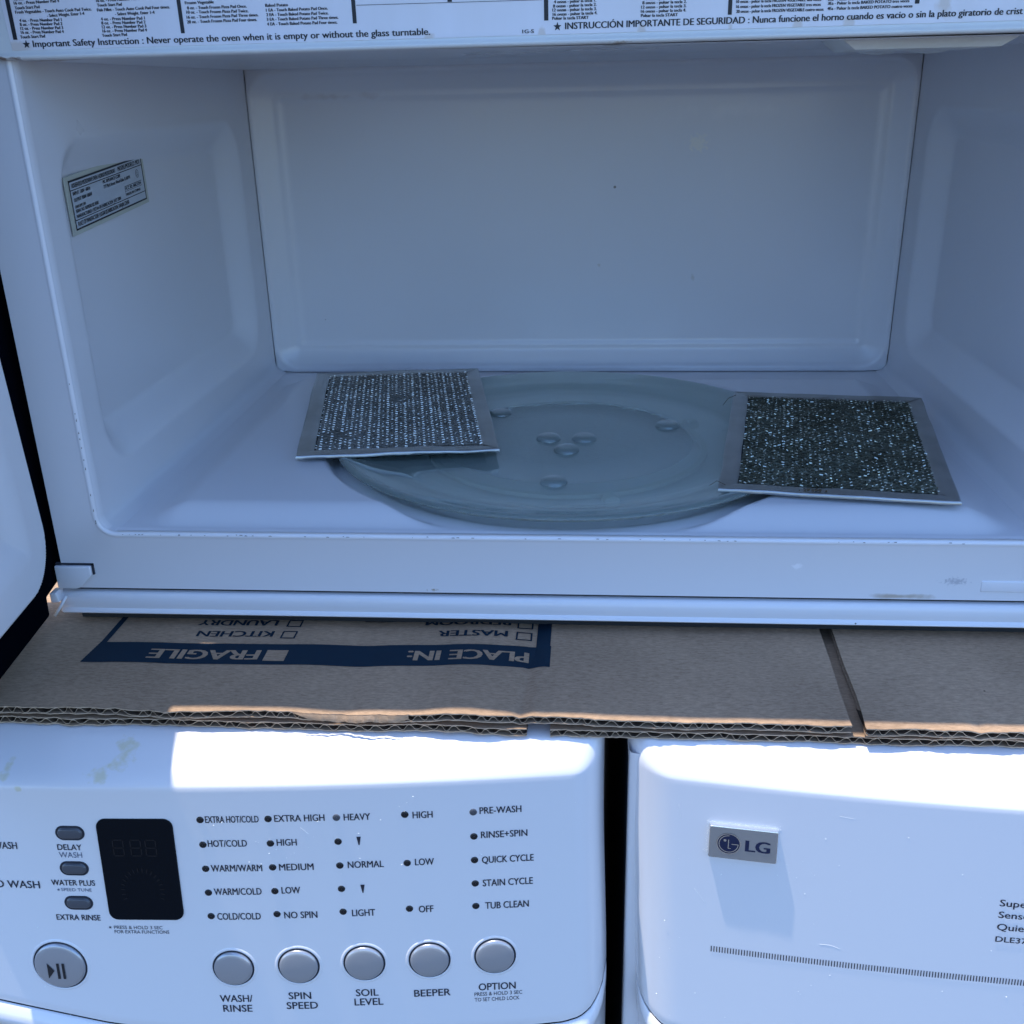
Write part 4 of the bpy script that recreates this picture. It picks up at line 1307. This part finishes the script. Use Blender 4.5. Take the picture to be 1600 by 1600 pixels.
for nm, hh in (('door_handle', 0),):
    b = MB(); pts = [DP(DL-0.03, 0.06, -0.045), DP(DL-0.03, 0.07, -0.070), DP(DL-0.03, 0.10, -0.075), DP(DL-0.03, 0.20, -0.075), DP(DL-0.03, 0.23, -0.070), DP(DL-0.03, 0.24, -0.045)]
    b.tube(pts, 0.008, 12); b.build(nm, M['door_white'], door, smooth=True)

# ================================================================== ROLLER RING, TURNTABLE
PC = (0.2583, 0.1555)
ring = empty('roller_ring', (PC[0], PC[1], -0.002), 'pale plastic roller ring showing faintly through the glass turntable', 'roller ring')
b = MB(); b.lathe([(0.090, 0.001), (0.094, 0.001), (0.094, 0.0035), (0.090, 0.0035)], (PC[0], PC[1], -0.0065), 72, close=True)
b.build('ring_band', M['roller'], ring)
for a in (-74, 30, 150):
    ar = radians(a); c = Vector((PC[0]+0.1010*cos(ar), PC[1]+0.1010*sin(ar), -0.0060))
    rad = Vector((cos(ar), sin(ar), 0)); tan = Vector((-sin(ar), cos(ar), 0))
    b = MB(); b.lathe([(0.0005, -0.004), (0.0048, -0.004), (0.0052, -0.003), (0.0052, 0.003), (0.0048, 0.004), (0.0005, 0.004)], c, 20, (tan, Vector((0,0,1)), rad))
    b.build('roller', M['roller'], ring)
b = MB()
b.lathe([(0.0001, 0.0045), (0.012, 0.0045), (0.0135, 0.0035), (0.0135, 0.0)], (PC[0], PC[1]-0.011, -0.0068), 24)
b.build('drive_coupler', M['roller'], ring)

plate = empty('glass_turntable', (PC[0], PC[1], 0.004), 'round greenish glass turntable lying in the bottom of the microwave', 'turntable')
prof_top = [(0.0001, 0.0100), (0.050, 0.0100), (0.0815, 0.0100), (0.0825, 0.0102), (0.088, 0.0102), (0.112, 0.0103), (0.1185, 0.0106), (0.1200, 0.0109), (0.1225, 0.0113), (0.131, 0.0124), (0.1345, 0.0130), (0.1375, 0.0136), (0.1440, 0.0150), (0.1470, 0.0158), (0.1500, 0.0163), (0.1520, 0.0160), (0.1528, 0.0152)]
prof_bot = [(0.1526, 0.0140), (0.1510, 0.0132), (0.1490, 0.0126), (0.1465, 0.0118), (0.137, 0.0098), (0.132, 0.0088), (0.124, 0.0074), (0.118, 0.0064), (0.112, 0.0060), (0.088, 0.0058), (0.083, 0.0057), (0.050, 0.0056), (0.0001, 0.0056)]
b = MB(); b.lathe([(r*1.0180, h) for r, h in prof_top + prof_bot], (PC[0], PC[1], -0.0055), 160)
gl = b.build('glass_plate', M['glass'], plate, smooth=True, merge=True)
bm = bmesh.new(); bm.from_mesh(gl.data); bmesh.ops.recalc_face_normals(bm, faces=bm.faces); bm.to_mesh(gl.data); bm.free()
gl.data.materials.append(M['glass_frost'])
for pl in gl.data.polygons:
    c = pl.center
    if hypot(c.x-PC[0], c.y-PC[1]) < 0.0815 and c.z < 0.0020: pl.material_index = 1
def lug(cx, cy, r, h):
    b = MB()
    h *= 1.35
    b.lathe([(r, 0.0096), (r*0.97, 0.0096+h*0.35), (r*0.86, 0.0096+h*0.85), (r*0.72, 0.0096+h), (0.0001, 0.0096+h*0.92)], (cx, cy, -0.0054), 24)
    b.build('glass_lug', M['glass_clear'], plate, smooth=True)
for x, y, r, h in ((0.2456, 0.1535, 0.0085, 0.0024), (0.2698, 0.1537, 0.0085, 0.0024), (0.2583, 0.1295, 0.0085, 0.0024), (0.2520, 0.0700, 0.0085, 0.0024), (0.3275, 0.1825, 0.0085, 0.0024), (0.2080, 0.212, 0.0085, 0.002)):
    lug(x, y, r, h)

# ================================================================== GREASE FILTERS
def make_filter(root_name, label, corners, m_mesh, seed, dirty):
    rnd = random.Random(seed)
    c = [Vector(q_) for q_ in corners]   # front-left, front-right, back-right, back-left
    O = (c[0]+c[1]+c[2]+c[3])/4
    EX = ((c[1]-c[0])+(c[2]-c[3]))/2; EY = ((c[3]-c[0])+(c[2]-c[1]))/2
    w, h = EX.length, EY.length
    EX.normalize(); EN = EX.cross(EY).normalized(); EY = EN.cross(EX).normalized()
    root = empty(root_name, tuple(O), label, 'grease filter')
    def P(a, b_, n): return tuple(O + EX*a + EY*b_ + EN*n)
    # folded frame: four mitred channels with softly dented lips
    fw_, th = 0.0108, 0.0024
    def bar4(a0, b0, a1, b1, inx, iny, wd):
        """outer edge from (a0,b0) to (a1,b1); inward direction (inx,iny)"""
        n = 40
        L = hypot(a1-a0, b1-b0); dx, dy = (a1-a0)/L, (b1-b0)/L
        prof = [(wd, -th), (0.0006, -th), (0.0, -th+0.0005), (0.0, -0.0010), (0.0003, -0.0002), (0.0010, 0.0002), (0.0024, -0.0002), (wd*0.55, 0.0), (wd-0.0012, -0.0003), (wd, -0.0011)]
        rows_ = []
        for i in range(n+1):
            t = i/n
            row_ = []
            for (s, nn_) in prof:
                tt0 = s if True else 0
                al = s + (L-2*s)*t           # mitre
                wob = 0.0004*noise.noise(Vector((al*60, seed, s*90))) + 0.0007*noise.noise(Vector((al*22, seed+3, s*40)))*(1 if nn_ > -0.0012 else 0.5)
                if 0.25 < s/wd < 0.95 and nn_ > -0.0012: wob += 0.0011*max(0, noise.noise(Vector((al*38, seed+11, 0.5)))-0.05)*(1 if iny == 1 else 0.4)
                so = s + 0.0005*noise.noise(Vector((al*30, seed+7, 0)))
                row_.append(P(a0 + dx*al + inx*so, b0 + dy*al + iny*so, nn_ + wob))
            rows_.append(row_)
        mb = MB(); mb.grid(rows_)
        o_ = mb.build('frame_bar', M['alu_frame'], root, smooth=True)
        sharp(o_, 50)
    bar4(-w/2, -h/2, w/2, -h/2, 0, 1, fw_*1.0)
    bar4(w/2, -h/2, w/2, h/2, -1, 0, fw_)
    bar4(w/2, h/2, -w/2, h/2, 0, -1, fw_)
    bar4(-w/2, h/2, -w/2, -h/2, 1, 0, fw_)
    # expanded mesh: layers of bent strands
    iw, ih = w/2-fw_*0.82, h/2-fw_*0.82
    ms = MB(); kn_ = MB()
    jt = 0.00026 if dirty else 0.00012
    for layer in range(3):
        px, py = (0.0061, 0.0024) if not dirty else (0.0054, 0.0023)
        zz = -0.0004 - 0.0006*layer
        nx, ny = int(2*iw/px)+3, int(2*ih/py)+3
        ox, oy = 0.0, (layer*0.0009) % py
        for j in range(ny):
            for i in range(nx):
                x = -iw + (i + (0.5 if j % 2 else 0))*px + ox - px; y = -ih + j*py + oy - py
                for sgn in (-1, 1):
                    x1_, y1_ = x + sgn*px*0.5, y + py
                    if not (-iw < min(x, x1_) and max(x, x1_) < iw and -ih < y and y1_ < ih): continue
                    j1 = [rnd.gauss(0, jt) for _ in range(6)]
                    wd_ = 0.00040*rnd.uniform(0.7, 1.25)
                    a_ = Vector((x+j1[0], y+j1[1], zz+0.0004+j1[2])); m_ = Vector(((x+x1_)/2, (y+y1_)/2+0.0003, zz+j1[5])); c_ = Vector((x1_+j1[3], y1_+j1[4], zz-0.0003+j1[2]))
                    tilt = rnd.uniform(-0.6, 0.6)
                    tilt *= 0.25 if not dirty else 0.6
                    up = Vector((0.1*sgn, cos(0.75+tilt), sin(0.75+tilt)))*wd_
                    for q0, q1 in ((a_, m_), (m_, c_)):
                        ms.quad(P(*(q0-up)), P(*(q1-up)), P(*(q1+up)), P(*(q0+up)))
                # curled knuckle where strands meet, its glint put into a paler colour
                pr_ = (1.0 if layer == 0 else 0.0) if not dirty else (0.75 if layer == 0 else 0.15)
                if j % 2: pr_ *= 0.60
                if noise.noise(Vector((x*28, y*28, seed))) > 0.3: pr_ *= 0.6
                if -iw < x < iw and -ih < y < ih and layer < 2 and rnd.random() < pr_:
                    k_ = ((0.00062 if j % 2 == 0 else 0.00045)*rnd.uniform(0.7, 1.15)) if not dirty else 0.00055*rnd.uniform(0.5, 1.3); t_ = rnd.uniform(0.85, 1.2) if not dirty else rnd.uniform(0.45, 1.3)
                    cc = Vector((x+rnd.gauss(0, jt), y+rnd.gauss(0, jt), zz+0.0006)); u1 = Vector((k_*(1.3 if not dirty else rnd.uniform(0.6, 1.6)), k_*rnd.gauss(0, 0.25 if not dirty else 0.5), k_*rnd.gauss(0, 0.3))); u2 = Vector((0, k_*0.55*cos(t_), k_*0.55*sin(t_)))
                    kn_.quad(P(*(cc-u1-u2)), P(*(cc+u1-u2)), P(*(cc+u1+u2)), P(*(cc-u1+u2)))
    wm = tag(ms.build('wire_mesh', m_mesh, root), kind='stuff')
    tag(kn_.build('knuckle_glints', M['alu_glint_dirty' if dirty else 'alu_glint'], wm), kind='stuff')
    pad = MB()
    n = 60
    rows_ = [[P(-iw-0.001+(2*iw+0.002)*i/n, -ih-0.001+(2*ih+0.002)*j/n, -0.0024 + 0.0003*noise.noise(Vector((i*0.9, j*0.9, seed)))) for i in range(n+1)] for j in range(n+1)]
    pad.grid(rows_)
    pad.build('mesh_backing', M['grease'], root, smooth=True)  # dark sheet added below the strands for shaded depth
    return root, P, w, h
lift = Vector((0, 0, 0.0022))
fl, PL_, wl_, hl_ = make_filter('grease_filter', 'left grease filter with cleaner bright silver mesh, half on the glass turntable', [Vector(q_)+lift for q_ in ((0.0880, 0.0908, 0.0111), (0.2158, 0.1135, 0.0090), (0.1829, 0.2998, 0.0137), (0.0550, 0.2771, 0.0159))], M['alu_mesh'], 11, False)
fr_, PR_, wr_, hr_ = make_filter('grease_filter', 'right grease filter with darker greenish greasy mesh, one corner on the turntable', [Vector(q_)+lift*0.6 for q_ in ((0.3466, 0.0426, 0.0106), (0.4746, 0.0207, 0.0122), (0.5065, 0.2071, 0.0166), (0.3785, 0.2291, 0.0150))], M['alu_mesh_dirty'], 23, True)
# rust crumbs and a loose thread on the right filter
b = MB()
for k in range(26):
    a = -0.004 + random.gauss(0, 0.003); q_ = -hr_/2 + 0.0045 + random.gauss(0, 0.0012); r = random.uniform(0.0002, 0.0007)
    c_ = Vector(PR_(a-0.008, q_, 0.0006))
    b.lathe([(r, -0.0004), (r*0.8, r*0.5), (0.00001, r*0.8)], c_, 5)
tag(b.build('rust_crumbs', M['crumb'], fr_), kind='stuff')
b = MB()
b.tube([PR_(-wr_/2+0.002, hr_/2-0.010, 0.0005), PR_(-wr_/2-0.003, hr_/2-0.020, 0.001), PR_(-wr_/2-0.006, hr_/2-0.030, -0.001)], 0.00022, 5)
tag(b.build('loose_thread', M['crumb'], fr_), label='dark loose thread')
b = MB()
b.tube([PR_(-wr_/2+0.004, -hr_/2+0.004, 0.001), PR_(-wr_/2-0.001, -hr_/2+0.007, 0.002), PR_(-wr_/2-0.005, -hr_/2+0.004, 0.000)], 0.00018, 5)
tag(b.build('loose_thread', M['crumb'], fr_), label='dark loose thread')
